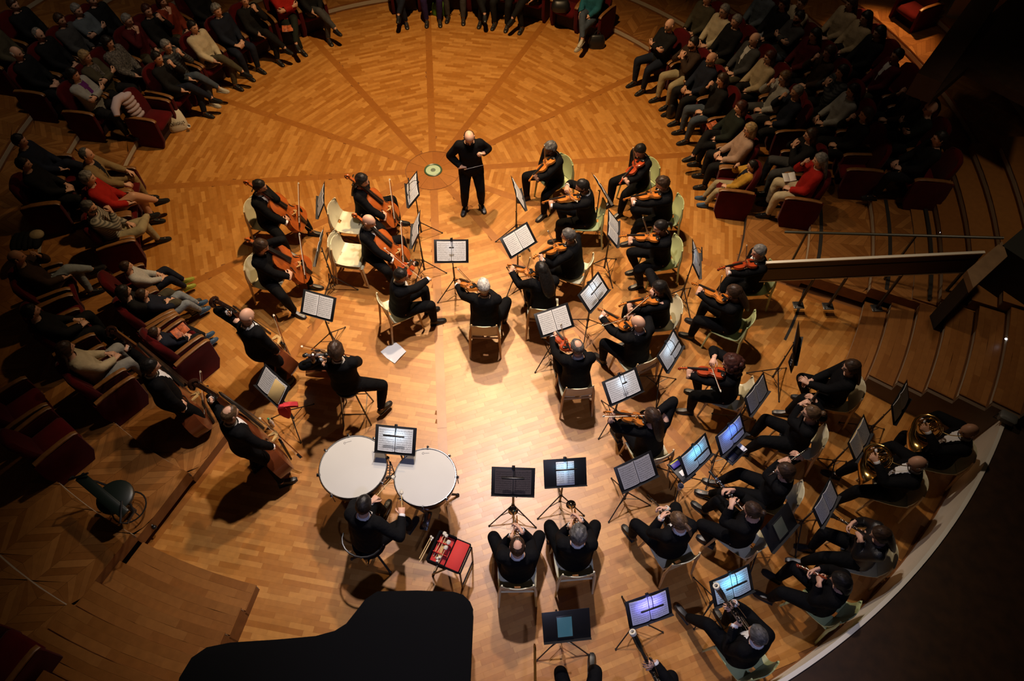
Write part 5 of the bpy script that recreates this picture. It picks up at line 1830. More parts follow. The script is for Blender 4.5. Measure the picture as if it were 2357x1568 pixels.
# drummer's throne
th = thing('drum_throne', 'black padded drum throne with curved back bar under the timpanist', 'stool', T35)
g = G(); g.lathe([(.0, .455), (.18, .455), (.20, .48), (.20, .525), (.17, .54), (0, .54)], 22); link('seat', g.mesh('seat'), BLACK, th)
g = G(); g.tube([(0, 0, .46), (0, 0, .1)], .022, 8); link('post', g.mesh('post'), DARKST, th)
for a in (90, 210, 330):
    g = G(); g.tube([(0, 0, .22), (.30 * math.cos(rad(a)), .30 * math.sin(rad(a)), .015)], .014, 7); g.ell((.30 * math.cos(rad(a)), .30 * math.sin(rad(a)), .018), (.02, .02, .018), 8, 5); link('leg', g.mesh('leg'), DARKST, th)
g = G(); g.tube([(.24 * math.cos(a), -.06 - .20 * math.sin(a), .80) for a in [PI * i / 10 for i in range(11)]], .011, 7); link('back_bar', g.mesh('back_bar'), DARKST, th)
g = G(); g.tube([(.06, -.1, .47), (.10, -.26, .52), (.08, -.255, .80)], .012, 7); link('back_support', g.mesh('back_support'), STEEL, th)

# mallet bag on a bent-tube stand
Tb = TR(at(1030, 1275, .62), rad(-22))
bs_ = thing('bag_stand', 'black bent-tube stand under the open mallet bag', 'stand', Tb)
for s in (-1, 1):
    g = G(); y = s * .16
    g.tube([(.0, y, .0), (.20, y, .06), (.235, y, .03), (.10 + .12, y, -.60)], .011, 7); g.tube([(.05, y, -.02), (-.18, y, -.60)], .011, 7)
    link('frame', g.mesh('frame'), DARKST, bs_)
for x, z in ((.235, .04), (.222, -.55), (-.17, -.58)):
    g = G(); g.tube([(x, -.16, z), (x, .16, z)], .010, 7); link('crossbar', g.mesh('crossbar'), DARKST, bs_)
bg = thing('mallet_bag', 'open black bag with red lining beside the timpanist', 'bag', Tb)
RL = mat('red_lining', (.50, .022, .018), .75, bump=.3, scale=14)
g = G()
g.rbox((-.06, 0, .03), (.22, .36, .06), .02); g.rbox((-.165, 0, .08), (.025, .36, .12), .01)
for s in (-1, 1): g.rbox((-.06, s * .175, .08), (.22, .02, .12), .008)
link('shell', g.mesh('shell'), BLACK, bg)
link('lining', G().rbox((-.06, 0, .065), (.18, .33, .012), .004).mesh('lining'), RL, bg)
for y in (-.06, .06): link('divider', G().rbox((-.06, y, .10), (.17, .010, .07), .003).mesh('divider'), RL, bg)
g = G(); g.rbox((.135, 0, .085), (.19, .37, .03), .014); link('flap', g.mesh('flap'), BLACK, bg)
g = G(); g.rbox((.135, 0, .103), (.165, .33, .012), .005); link('flap_lining', g.mesh('flap_lining'), RL, bg)
for i, (x, y, z, k) in enumerate(((-.10, .165, .15, 1.0), (-.07, .150, .15, .9), (-.01, .085, .17, 1.15), (-.015, .02, .16, 1.1), (-.04, -.10, .13, .7), (-.06, -.12, .13, .65), (-.05, -.145, .12, .7), (-.21, .07, .13, .6), (-.235, .08, .13, .55), (-.215, .045, .13, .5))):
    p = Tb @ V3((x, y, z)); q = Tb @ V3((x - .02, y - .22 if y > 0 else y + .22, .09))
    mallet(q, p, 'spare felt mallet sticking out of the open red-lined bag', 'spare mallets in the bag', k)

# ------------------------------------------------------------------ grand piano under its black cover
COVER = mat('black_piano_cover', (.0045, .0045, .005), .95, spec=.06)
zl = 1.02
op = [(868, 1361), (960, 1359), (1044, 1362), (1066, 1369), (1082, 1385), (1089, 1402), (1086, 1470), (1082, 1568), (1081, 1690), (800, 1690), (520, 1690), (430, 1668), (398, 1620), (412, 1560), (440, 1514), (475, 1490), (529, 1479), (638, 1472), (726, 1464), (770, 1452), (797, 1435), (821, 1405), (841, 1379)]
pts = [at(u, v, zl) for u, v in op]
cc = sum((V3((p.x, p.y, 0)) for p in pts), V3()) / len(pts)
pn = thing('grand_piano', 'concert grand piano under a black cover at the lower edge', 'piano', M4.Translation(cc))
pl = [(p.x - cc.x, p.y - cc.y) for p in pts]
g = G(); g.loft([[(x * k, y * k, z) for x, y in pl] for z, k in ((.62, .985), (.64, .99), (.97, .995), (.985, .985))]); link('case', g.mesh('case', ang=50), COVER, pn)
g = G(); g.loft([[(x * k, y * k, z) for x, y in pl] for z, k in ((.986, .985), (.992, 1.0), (1.012, 1.0), (1.02, .985), (1.024, .5))]); link('lid_cover', g.mesh('lid_cover', ang=50), COVER, pn)
for u, v in ((1020, 1400), (1010, 1640), (520, 1590)):
    p = at(u, v, .62)
    g = G(); g.tube([(0, 0, .62), (0, 0, .40), (0, 0, .06)], [.07, .05, .035], 10); g.lathe([(.03, 0), (.04, .02), (.04, .05), (.02, .07)], 10)
    link('leg', g.mesh('leg'), COVER, pn, M4.Translation((p.x - cc.x, p.y - cc.y, 0)))

# ------------------------------------------------------------------ bass player's high chair on the left platform
GRN = mat('dark_green_steel', (.008, .014, .011), .4)
Tk = TR(at(300, 1170, .42) - V3((0, 0, .0)), rad(-34))
hc = thing('work_stool', 'dark swivel stool with plank backrest on the left herringbone platform', 'stool', Tk @ M4.Translation((0, 0, -.27)))
g = G(); g.lathe([(0, .60), (.19, .60), (.21, .63), (.21, .67), (.18, .69), (0, .69)], 24); link('seat', g.mesh('seat'), GRN, hc)
g = G(); g.rbox((0, -.02, .86), (.82, .12, .05), .012, M4.Rotation(.05, 4, 'X')); link('backrest', g.mesh('backrest'), GRN, hc)
for s in (-1, 1):
    g = G(); g.tube([(s * .18, .05, .62), (s * .34, .0, .66), (s * .50, -.12, .84), (s * .46, -.16, .88), (s * .30, .02, .94)], .013, 7); link('arm', g.mesh('arm'), DARKST, hc)
g = G(); g.tube([(0, 0, .6), (0, 0, .08)], .03, 10); link('post', g.mesh('post'), DARKST, hc)
for i in range(5):
    a = 2 * PI * i / 5
    g = G(); g.tube([(0, 0, .12), (.28 * math.cos(a), .28 * math.sin(a), .07)], [.022, .014], 7); g.ell((.29 * math.cos(a), .29 * math.sin(a), .030), (.03, .03, .03), 8, 6); link('leg', g.mesh('leg'), DARKST, hc)
g = G(); g.torus((0, 0, .30), .20, .010, 22, 6)
for a in (0, 2.1, 4.2): g.tube([(0, 0, .30), (.2 * math.cos(a), .2 * math.sin(a), .30)], .007, 5)
link('foot_ring', g.mesh('foot_ring'), DARKST, hc)

# ------------------------------------------------------------------ balustrade beside the right aisle
BRZ = mat('bronze_panel', (.075, .040, .018), .45, var=.1, scale=3)
RAILM = mat('brushed_rail', (.80, .74, .60), .35)
zb = .155
a_, b_ = at(1763, 605, zb + .97), at(2266, 581, zb + 1.35)
ax = (b_ - a_); axh = V3((ax.x, ax.y, 0)).normalized(); nn = V3((-axh.y, axh.x, 0))
bl = thing('balustrade', 'long bronze balustrade with pale handrail rising beside the right stairs', 'railing', M4.Translation(a_))
g = G(); g.loft([[p + nn * y + UP * z for y, z in ((-.020, -.012), (.020, -.012), (.022, .010), (.010, .016), (-.010, .016), (-.022, .010))] for p in (V3((0, 0, 0)), ax)]); link('handrail', g.mesh('handrail'), RAILM, bl)
def panel(z0, z1, w):
    g = G(); g.loft([[p + nn * y + UP * z for y, z in ((-w, z0), (w, z0), (w, z1), (-w, z1))] for p in (ax * .002, ax * .998)]); return g.mesh('panel', smooth=False)
link('panel', panel(-.11, -.03, .012), BRZ, bl)
link('shadow_gap', panel(-.14, -.11, .006), GAP, bl)
link('panel', panel(-.40, -.14, .012), BRZ, bl)
link('lower_rail', panel(-.42, -.40, .020), RAILM, bl)
for u, v in ((1833, 685), (1905, 705), (2016, 706), (2143, 702)):
    p = at(u, v, zb + .0)
    s = max(0.02, min(.98, (V3((p.x, p.y, 0)) - V3((a_.x, a_.y, 0))).dot(axh) / V3((ax.x, ax.y, 0)).length))
    top = ax * s + UP * -.40
    zf = p.z - a_.z
    g = G(); g.tube([V3((top.x, top.y, zf)), V3((top.x, top.y, top.z))], .022, 8); link('post', g.mesh('post'), DARKST, bl)
    g = G(); g.rbox((top.x, top.y, zf + .008), (.16, .13, .016), .004, None)
    for bx, by in ((-.06, -.045), (.06, -.045), (.06, .045), (-.06, .045)): g.lathe([(.012, 0), (.010, .012), (0, .014)], 7, M4.Translation((top.x + bx, top.y + by, zf + .016)))
    link('foot_plate', g.mesh('foot_plate'), mat('grey_steel', (.10, .10, .10), .4, .8), bl)
c_, d_ = at(1806, 534, zb + .95), at(2310, 548, zb + 1.5)
ar = thing('handrail', 'thin dark handrail across the right aisle above the balustrade', 'railing', M4.Translation(c_))
OLV = mat('olive_dark_rail', (.045, .042, .022), .4)
g = G(); g.tube([V3((0, 0, 0)), d_ - c_], .020, 8); link('bar', g.mesh('bar'), OLV, ar)
for t, (u, v) in ((.11, (1833, 600)), (.62, (2140, 640))):
    p = c_ + (d_ - c_) * t
    g = G(); g.tube([p - c_, V3((p.x - c_.x, p.y - c_.y, zb + .02 - c_.z + t * .5))], .018, 7); link('post', g.mesh('post'), OLV, ar)
# landing pier at the right end of the balustrade
e = [at(2226, 622, 1.55), at(2307, 555, 1.55), at(2319, 590, 1.55), at(2240, 663, 1.55)]
pr = thing('pier', 'square wooden pier ending the balustrade at the right edge', 'pier', M4.Translation((e[0].x, e[0].y, 0)))
out = (e[0] + (e[0] - e[1]).normalized().cross(UP) * 0)
ed = (e[1] - e[0]); per = V3((ed.y, -ed.x, 0)).normalized()
q4 = [V3((p.x - e[0].x, p.y - e[0].y, 0)) for p in e]
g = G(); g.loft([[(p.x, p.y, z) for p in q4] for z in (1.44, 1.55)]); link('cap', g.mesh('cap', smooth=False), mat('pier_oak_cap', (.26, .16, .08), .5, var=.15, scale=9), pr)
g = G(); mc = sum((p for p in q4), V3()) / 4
g.loft([[(mc.x + (p.x - mc.x) * .8, mc.y + (p.y - mc.y) * .8, z) for p in q4] for z in (.0, 1.44)]); link('shaft', g.mesh('shaft', smooth=False), mat('pier_painted_shade', (.012, .011, .008), .7), pr)  # shaft's near-black colour stands in for the darkness under the cap
w0, w1 = at(2312, 560, 1.6), at(2420, 470, 1.6)
g = G()
wd_ = (w1 - w0); pw = V3((wd_.y, -wd_.x, 0)).normalized()
g.loft([[(p.x, p.y, z) for p in (w0, w1, w1 + pw * 1.6, w0 + pw * 1.6)] for z in (0, 1.55)])
struct('wall_right', g.mesh('wall_right', smooth=False), mat('dark_green_wall', (.016, .017, .012), .7))
# grey floodlight on the corner of the parapet
fl_ = thing('floodlight', 'small grey floodlight box on the corner of the parapet', 'lamp', TR(at(2316, 965, .86), rad(-35)))
g = G(); g.rbox((0, 0, .03), (.20, .14, .11), .02); link('housing', g.mesh('housing'), mat('grey_housing', (.12, .12, .11), .5), fl_)
g = G(); g.tube([(-.11, 0, .03), (-.12, 0, -.07), (.12, 0, -.07), (.11, 0, .03)], .008, 6); link('bracket', g.mesh('bracket'), DARKST, fl_)

# upper right: armchair on the lit landing, pale panel, dark balcony front
zt = TH * 4
inst('armchair', 'red armchair standing apart on the lit landing, upper right corner', 'armchair', THEATRE, TR(at(2112, 12, zt + .5) * 1 - V3((0, 0, .5)), rad(205 - 90)))
pa = [at(2158, 72, zt), at(2195, -60, zt)]
g = G(); dv = pa[1] - pa[0]; pv = V3((dv.y, -dv.x, 0)).normalized()
g.loft([[(p.x, p.y, z) for p in (pa[0], pa[1], pa[1] + pv * .8, pa[0] + pv * .8)] for z in (0, zt + .9)])
struct('wall_right', g.mesh('wall_right', smooth=False), mat('grey_landing_wall', (.42, .38, .30), .7, var=.05, scale=2))
f0, f1 = at(2250, -20, 2.6), at(2112, 168, 2.6)
g = G(); dv = f1 - f0; pv = V3((-dv.y, dv.x, 0)).normalized()
g.loft([[(p.x, p.y, z) for p in (f0, f1, f1 + pv * .35, f0 + pv * .35)] for z in (2.25, 2.6)])
struct('wall_right', g.mesh('wall_right', smooth=False), mat('dark_balcony_front', (.045, .018, .007), .6, var=.2, scale=4))
h0, h1 = f0 + pv * .35, f1 + pv * .35
g = G(); g.loft([[(p.x, p.y, z) for p in (h0, h1, at(2225, 160, 2.3), at(2420, 260, 2.3), at(2500, -150, 2.3))] for z in (2.2, 2.35)])
struct('floor', g.mesh('balcony', smooth=False), DARKF)
# ------------------------------------------------------------------ the audience
def apose(**k):
    J = solve('sit', **k)
    return body_set(J, vox=.021, offs=(.022, .020))


AP = {}


def AUD(key):
    if key not in AP:
        V = V3
        lap = dict(hl=V((-.09, .27, .63)), hr=V((.08, .30, .64)), fdl=(.6, .8, -.1), fdr=(-.6, .8, -.1), pl=(.2, -.2, -1), pr=(-.2, -.2, -1))
        crossL = dict(fl=V((-.06, .42, .095)), fr=V((-.20, .60, .36)), kr=V((-.1, 1, 1.2)))
        crossR = dict(fr=V((.06, .42, .095)), fl=V((.20, .60, .36)), kl=V((.1, 1, 1.2)))
        chinR = dict(lap, hr=V((.05, .20, 1.06)), er=V((.5, .3, -1)), fdr=(-.2, -.1, .9), pr=(-.3, -.9, 0), cr=.8)
        chinL = dict(lap, hl=V((-.05, .20, 1.06)), el=V((-.5, .3, -1)), fdl=(.2, -.1, .9), pl=(.3, -.9, 0), cl=.8)
        arms = dict(hl=V((.10, .19, .83)), hr=V((-.10, .22, .86)), fdl=(1, .1, .1), fdr=(-1, .1, .1), pl=(0, -1, 0), pr=(0, -1, 0), el=V((-.7, .3, -.7)), er=V((.7, .3, -.7)))
        P = dict(lap=dict(lean=-9, look=(0, 8), **lap), lapx=dict(lean=-10, look=(0, 8), **lap, **crossL), lapy=dict(lean=-10, look=(8, 8), **lap, **crossR), chin=dict(lean=-4, look=(5, 8), **chinR),
                 chinx=dict(lean=-6, look=(-5, 8), **chinL, **crossL), arms=dict(lean=-10, look=(0, 8), **arms), armsx=dict(lean=-10, look=(-8, 8), **arms, **crossR),
                 both=dict(lean=0, look=(0, 6), hl=V((-.03, .23, .99)), hr=V((.04, .23, .97)), fdl=(.4, -.1, .9), fdr=(-.4, -.1, .9), pl=(0, -1, 0), pr=(0, -1, 0), cl=.8, cr=.8, el=V((-.6, .3, -.9)), er=V((.6, .3, -.9)), fl=V((-.14, .40, .095)), fr=V((.14, .46, .095))),
                 knees=dict(lean=2, look=(0, 8), hl=V((-.16, .42, .66)), hr=V((.16, .42, .66)), fl=V((-.16, .46, .095)), fr=V((.18, .40, .095))),
                 ankle=dict(lean=-9, look=(-15, 8), **chinR, fl=V((-.16, .50, .095)), fr=V((-.30, .52, .50)), kr=V((.9, .7, .4))),
                 childchin=dict(lean=-16, look=(0, 12), **chinR, fl=V((-.10, .56, .12)), fr=V((.12, .60, .10))),
                 child=dict(lean=-14, look=(0, 4), **lap, fl=V((-.08, .60, .22)), fr=V((.08, .56, .20))))
        AP[key] = apose(**P[key])
    return AP[key]


CM = {}


def cloth(rgb, rough=.85):
    k = tuple(round(c, 3) for c in rgb)
    if k not in CM:
        CM[k] = mat('cloth_%d' % len(CM), k, rough, spec=.2, bump=.7, scale=9, var=.12, bdist=.025)
    return CM[k]


K_ = dict(black=(.007, .007, .008), navy=(.008, .011, .022), grey=(.05, .05, .052), blue=(.09, .11, .13), olive=(.060, .052, .032), maroon=(.07, .006, .008), rust=(.20, .028, .010), red=(.34, .012, .008),
          cream=(.50, .42, .28), beige=(.36, .28, .17), tan=(.24, .165, .075), khaki=(.30, .25, .15), jeans=(.05, .065, .09), pale=(.20, .23, .26), brown=(.035, .020, .013), teal=(.012, .09, .12),
          lgrey=(.28, .28, .27), yellow=(.42, .23, .03), pinkb=(.34, .23, .17), white=(.55, .54, .52), purple=(.02, .012, .06), dgreen=(.012, .016, .012), green=(.10, .25, .02), stripe=(.22, .2, .17))


def stripes(name, a, b, freq):
    if name in MATS: return MATS[name]
    m = mat(name, a, .85)
    nt = m.node_tree; bs = nt.nodes['Principled BSDF']
    tc = nt.nodes.new('ShaderNodeTexCoord'); w = nt.nodes.new('ShaderNodeTexWave'); w.bands_direction = 'Z'
    w.inputs['Scale'].default_value = freq
    mx = nt.nodes.new('ShaderNodeMix'); mx.data_type = 'RGBA'; mx.inputs[6].default_value = (*a, 1); mx.inputs[7].default_value = (*b, 1)
    nt.links.new(tc.outputs['Object'], w.inputs[0]); nt.links.new(w.outputs[0], mx.inputs[0]); nt.links.new(mx.outputs[2], bs.inputs['Base Color'])
    return m


STAGE_EYE = V3((.2, 6.2, 0))
SEATS = []


def seat_row(pos):
    d = V3((pos.x, pos.y, 0)) - V3((C0.x, C0.y, 0))
    return d.length, math.degrees(math.atan2(d.y, d.x))


def spectator(u, v, label, pose='lap', hair='short', hcol='brown', top='black', bottom='black', row=None, skin=0, glasses=False, S=1.0, shoes=None, beard=None, seatless=False, tn='jacket', bn='trousers', front=None):
    bs = AUD(pose)
    J = bs['J']
    best = None
    for k in range(9):
        if row is not None and k != row: continue
        p = at(u, v, TH * k + J['head'].z * S)
        r, a = seat_row(p)
        tgt = 5.22 + (0 if k == 0 else RT[k] - 5.53 - .0)
        e = abs(r - tgt - .06)
        if best is None or e < best[0]: best = (e, k, r, a, tgt)
    _, k, r, a, tgt = best
    rr = min(max(r, tgt - .16), tgt + .16)
    h = a + 180
    base = V3(pol(rr, a, TH * k))
    # head is behind the hips when leaning back
    off = J['head'].y * S
    base = V3(pol(rr - off * 1, a, TH * k)) if False else base
    T = TR(base, rad(h - 90)) @ M4.Translation((0, -off, 0)) @ M4.Scale(S, 4)
    tm = top if not isinstance(top, str) else cloth(K_[top])
    person('person ' + label, T, bs, hair=hair, hcol=hcol, skin=skin, glasses=glasses, beard=beard, top=tm, bottom=cloth(K_[bottom]) if isinstance(bottom, str) else bottom, shoes=shoes or SHOE, top_name=tn, bottom_name=bn, front=front)
    if not seatless:
        SEATS.append((k, a, label))
    return T, k, a


CR_SH = mat('pale_shoe', (.40, .36, .28), .6)
GR_SH = mat('yellow_green_shoe', (.28, .30, .03), .6)
BL_SH = mat('blue_shoe', (.03, .07, .13), .6)
STR1 = stripes('striped_knit', (.34, .31, .25), (.07, .065, .06), 9)
STR2 = stripes('dark_striped_knit', (.010, .012, .014), (.05, .055, .06), 7)
PATT = mat('patterned_print', (.09, .08, .07), .8, var=.95, scale=38)
PATW = mat('fine_check_shirt', (.42, .42, .42), .8, var=.25, scale=90)
A = spectator
# upper left block
A(179, 23, 'in blue-grey sweater, back row of the upper left block', 'arms', 'short', 'grey', 'blue', 'black')
A(138, 45, 'in dark grey cardigan, third row of the upper left block', 'lap', 'short', 'brown', 'grey', 'black', skin=1)
A(89, 79, 'balding in black, wristwatch hand on the armrest, upper left block', 'lap', 'recede', 'grey', 'black', 'black')
A(38, 122, 'balding with maroon scarf, left end of an upper row', 'lap', 'fringe', 'white', 'black', 'black')
A(293, 46, 'grey-haired with glasses and maroon sweater, hand at the temple', 'chin', 'short', 'grey', 'maroon', 'olive', glasses=True)
A(339, 23, 'in black with hand at the chin, behind the maroon sweater', 'chinx', 'short', 'auburn', 'black', 'black')
A(393, 10, 'in rust-red jacket at the top edge, upper left block', 'chin', 'bob', 'auburn', 'rust', 'olive')
A(499, 23, 'with grey curls and navy sweater, hands folded, front row', 'lap', 'curly', 'grey', 'navy', 'navy')
A(196, 130, 'with blond-grey bob and olive jacket over a printed top', 'arms', 'bob', 'blond', 'olive', 'black', front=PATT)
A(253, 98, 'with dark hair and patterned blouse, hands clasped', 'lapx', 'bob', 'black', PATT, 'black', tn='blouse')
A(383, 105, 'grey-haired with glasses, dark striped jacket and handbag', 'chinx', 'short', 'grey', STR2, 'jeans', glasses=True, shoes=CR_SH)
A(444, 61, 'in cream turtleneck with long necklace', 'lapx', 'short', 'black', 'cream', 'olive', tn='sweater')
A(168, 171, 'with dark bob, grey top and purple scarf, arms folded', 'arms', 'bob', 'black', 'lgrey', 'black', front=cloth((.10, .015, .13)))
A(362, 132, 'all in black beside the empty front seat', 'chinx', 'short', 'black', 'black', 'navy')
A(588, 15, 'in black with hand at the mouth beside the red top', 'chinx', 'short', 'grey', 'black', 'black')
A(648, -25, 'in bright red top with folded arms and green trousers', 'armsx', 'bob', 'brown', 'red', 'dgreen', row=0, tn='top')
A(712, -38, 'in grey trousers, crossed legs, end of front row', 'lapx', 'short', 'brown', 'black', 'grey', row=0)
A(4, 68, 'in dark olive cut off by the left edge', 'lap', 'short', 'brown', 'olive', 'black')
A(55, 15, 'in black near the top left corner', 'lap', 'short', 'brown', 'black', 'black')
A(235, 5, 'in black at the top edge behind the maroon sweater', 'lap', 'short', 'grey', 'black', 'black')
A(450, -30, 'in dark clothes at the top edge behind the cream turtleneck', 'lap', 'short', 'brown', 'black', 'black', row=1)
# front row at the top edge, heads beyond the frame
for (u, v, lab, po, bt, tp) in ((922, -88, 'in dark trousers and orange socks, top edge', 'lapy', 'navy', 'black'), (985, -92, 'in purple skirt with feet together, top edge', 'lap', 'purple', 'purple'), (1043, -95, 'in grey trousers with knees apart, top edge', 'knees', 'grey', 'grey'),
                                (1100, -93, 'in teal and black with pale scarf ends, top edge', 'lapx', 'black', 'teal'), (1163, -90, 'in black with both feet flat, top edge', 'lap', 'black', 'black'), (1228, -84, 'in black with one foot drawn back, top edge', 'lapy', 'black', 'black')):
    A(u, v, lab, po, 'short', 'brown', tp, bt, row=0)
A(1372, -45, 'in jeans and fringed teal shawl, top row', 'lapx', 'bob', 'brown', 'teal', 'jeans', row=0, shoes=CR_SH)
# left block
A(44, 324, 'dark-haired in navy suit leaning on the aisle seat', 'lapx', 'short', 'black', 'navy', 'navy')
A(54, 377, 'dark-haired in black with grey scarf, below the navy suit', 'lap', 'short', 'black', 'black', 'black')
A(196, 356, 'in tan blazer and dark tie, first row by the aisle', 'knees', 'recede', 'salt', 'tan', 'tan', front=cloth(K_['navy']))
A(202, 410, 'with grey curls and red dress, bare legs', 'lapx', 'curly', 'grey', 'red', SKIN[1], tn='dress', bn='tights')
A(204, 476, 'in striped knit and khaki trousers, ankle over knee', 'ankle', 'short', 'salt', STR1, 'khaki', tn='sweater', beard='salt')
A(38, 592, 'bald in brown hooded jacket and pale jeans', 'chinx', 'fringe', 'brown', 'brown', 'pale', skin=1)
A(290, 614, 'child with white checked shirt and yellow-green shoes', 'child', 'short', 'brown', PATW, 'navy', S=.80, shoes=GR_SH, tn='shirt', row=0)
A(284, 672, 'dark-haired woman beside the boys', 'child', 'bob', 'black', 'black', 'olive', S=.92, row=0, shoes=mat('dark_sneaker', (.03, .022, .012), .6))
A(327, 678, 'child in dark sweater with pale jeans and crossed ankles', 'child', 'short', 'brown', 'navy', 'pale', S=.80, shoes=BL_SH, row=0)
A(352, 768, 'child in navy with open booklet and blue shoes', 'child', 'short', 'brown', 'navy', 'black', S=.76, shoes=BL_SH, row=0)
A(150, 804, 'in cream sweater with long dark hair, resting on an armrest', 'lap', 'long', 'brown', 'cream', 'lgrey', tn='sweater')
A(4, 752, 'in black at the left edge, only hands in the light', 'lap', 'short', 'black', 'black', 'black')
# right block
A(1540, 58, 'bald with glasses in black sweater, first of the front row', 'arms', 'none', 'grey', 'black', 'navy', glasses=True, beard='grey')
A(1596, 99, 'in brown jacket and khaki trousers, hands before the mouth', 'both', 'short', 'black', 'brown', 'khaki', beard='brown')
A(1638, 135, 'bald bearded in dark sweater over white collar and cuffs', 'lap', 'none', 'grey', 'navy', 'black', skin=1, beard='grey')
A(1663, 183, 'in black with brown bob and jeans, hand at the cheek', 'chin', 'bob', 'brown', 'black', 'jeans')
A(1706, 247, 'with brown hair and dark teal jacket, holding a programme', 'lapx', 'bob', 'auburn', 'dgreen', 'black')
A(1727, 298, 'with blond hair, pinkish sweater and dark scarf', 'lap', 'bob', 'blond', 'pinkb', 'black', tn='sweater', glasses=True)
A(1742, 382, 'child in yellow jacket and khaki trousers asleep on his hand', 'childchin', 'short', 'black', 'yellow', 'khaki', S=.80, front=cloth(K_['navy']), row=0, tn='cardigan', shoes=BL_SH)
A(1609, 3, 'in olive coat at the right aisle, second row', 'lap', 'short', 'grey', 'olive', 'black')
A(1655, 28, 'with grey hair and cream sweater, second row', 'lap', 'short', 'grey', 'cream', 'black', glasses=True, tn='sweater')
A(1688, 50, 'grey-haired in black with beige trousers', 'lap', 'short', 'grey', 'black', 'olive')
A(1739, -12, 'in pale blue-grey sweater at the top edge', 'lap', 'short', 'grey', 'blue', 'black')
A(1737, 90, 'old, in grey-brown suit looking down', 'lap', 'fringe', 'grey', 'grey', 'olive', front=cloth(K_['white']))
A(1772, 131, 'with beige knitted vest over black', 'lapx', 'bob', 'auburn', 'beige', 'black', glasses=True, tn='vest')
A(1806, 178, 'with glasses and grey dress, hand at the mouth', 'chin', 'bob', 'lbrown', 'lgrey', 'grey', glasses=True, tn='dress')
A(1834, 211, 'grey-haired in dark jacket with raised hand', 'chin', 'short', 'grey', 'navy', 'black', skin=1)
A(1803, 8, 'dark-haired in black, hands folded, near the top edge', 'lap', 'bob', 'black', 'black', 'black')
A(1839, 40, 'bearded with dark hair and charcoal sweater', 'arms', 'short', 'black', 'grey', 'jeans', beard='black')
A(1851, 84, 'in maroon top with dark hair looking up', 'lap', 'long', 'black', 'maroon', 'black', tn='top')
A(1885, 122, 'in the dark with one hand over the face', 'chin', 'bob', 'brown', 'brown', 'black')
A(1936, 165, 'in dark striped sweater with white cord necklace', 'both', 'bob', 'black', STR2, 'black')
A(1964, 209, 'long-haired in pale striped cardigan', 'lap', 'long', 'black', 'lgrey', 'black', tn='cardigan')
A(1880, -3, 'in cream jumper at the top edge', 'lap', 'short', 'brown', 'cream', 'black', tn='sweater')
A(1936, 12, 'with long hair and beige coat, back row', 'lap', 'long', 'brown', 'beige', 'black', tn='coat')
A(1994, 40, 'with long black hair and beige jacket by the lit landing', 'lapx', 'long', 'black', 'beige', 'black')
A(2012, 76, 'in black by the lit landing', 'lap', 'long', 'black', 'black', 'black')
A(2034, 130, 'in maroon jacket over white shirt', 'lap', 'short', 'black', 'maroon', 'olive', skin=1, front=cloth(K_['white']))
A(2073, 201, 'in black with hand at the chin, last row', 'chin', 'short', 'black', 'brown', 'black')
A(1994, 262, 'in black with pale face, hand at the collar', 'chin', 'bob', 'brown', 'black', 'black')
A(2142, 249, 'bald in dark olive jacket, last row', 'arms', 'none', 'grey', 'dgreen', 'black', glasses=True)
A(2163, 318, 'in dark clothes with silver necklace, last row', 'lap', 'short', 'black', 'black', 'black')
A(1867, 311, 'with brown hair and glasses in black, hands pressed together', 'both', 'bob', 'brown', 'black', 'grey', glasses=True)
A(1888, 368, 'with long grey hair, red jacket and pale scarf', 'chin', 'long', 'grey', 'red', 'cream', row=1)

# seats: one under every spectator, and the empty ones in view
for k, a, lab in SEATS:
    r = 5.20 if k == 0 else RT[k] - .31
    inst('theatre_seat', 'red seat, person ' + lab, 'seat', THEATRE, TR(pol(r, a, TH * k), rad(a + 90)))
for u, v, z, lab in ((330, 262, .5, 'empty red seat with tote bag beside it, front row upper left'), (1288, 30, .5, 'empty red seat holding a dark bag, top edge'), (262, 540, .5, 'empty red seat between the striped knit and the children'),
                     (110, 680, .65, 'empty red seat beside the bald hooded man'), (150, 735, .65, 'empty red seat above the cream sweater'), (220, 900, .65, 'empty red seat below the cream sweater'),
                     (40, 945, .8, 'empty red seat at the left edge, upper one'), (75, 1040, .8, 'empty red seat at the left edge, lower one'), (410, 805, .5, 'red seat behind the bald bass player, end of the first row'),
                     (70, 1445, 1.1, 'red seat in the dark lower left corner'), (80, 462, .65, 'empty red seat under the coats, left block'), (1850, 262, .65, 'empty red seat in the middle of the right block'), (2000, 380, .8, 'empty red seat at the dark end of the right block')):
    p = at(u, v, z); r, a = seat_row(p)
    k = int(round((z - .5) / TH))
    r = 5.20 if k == 0 else RT[min(k, 8)] - .31
    inst('theatre_seat', lab, 'seat', THEATRE, TR(pol(r, a, TH * k), rad(a + 90)))

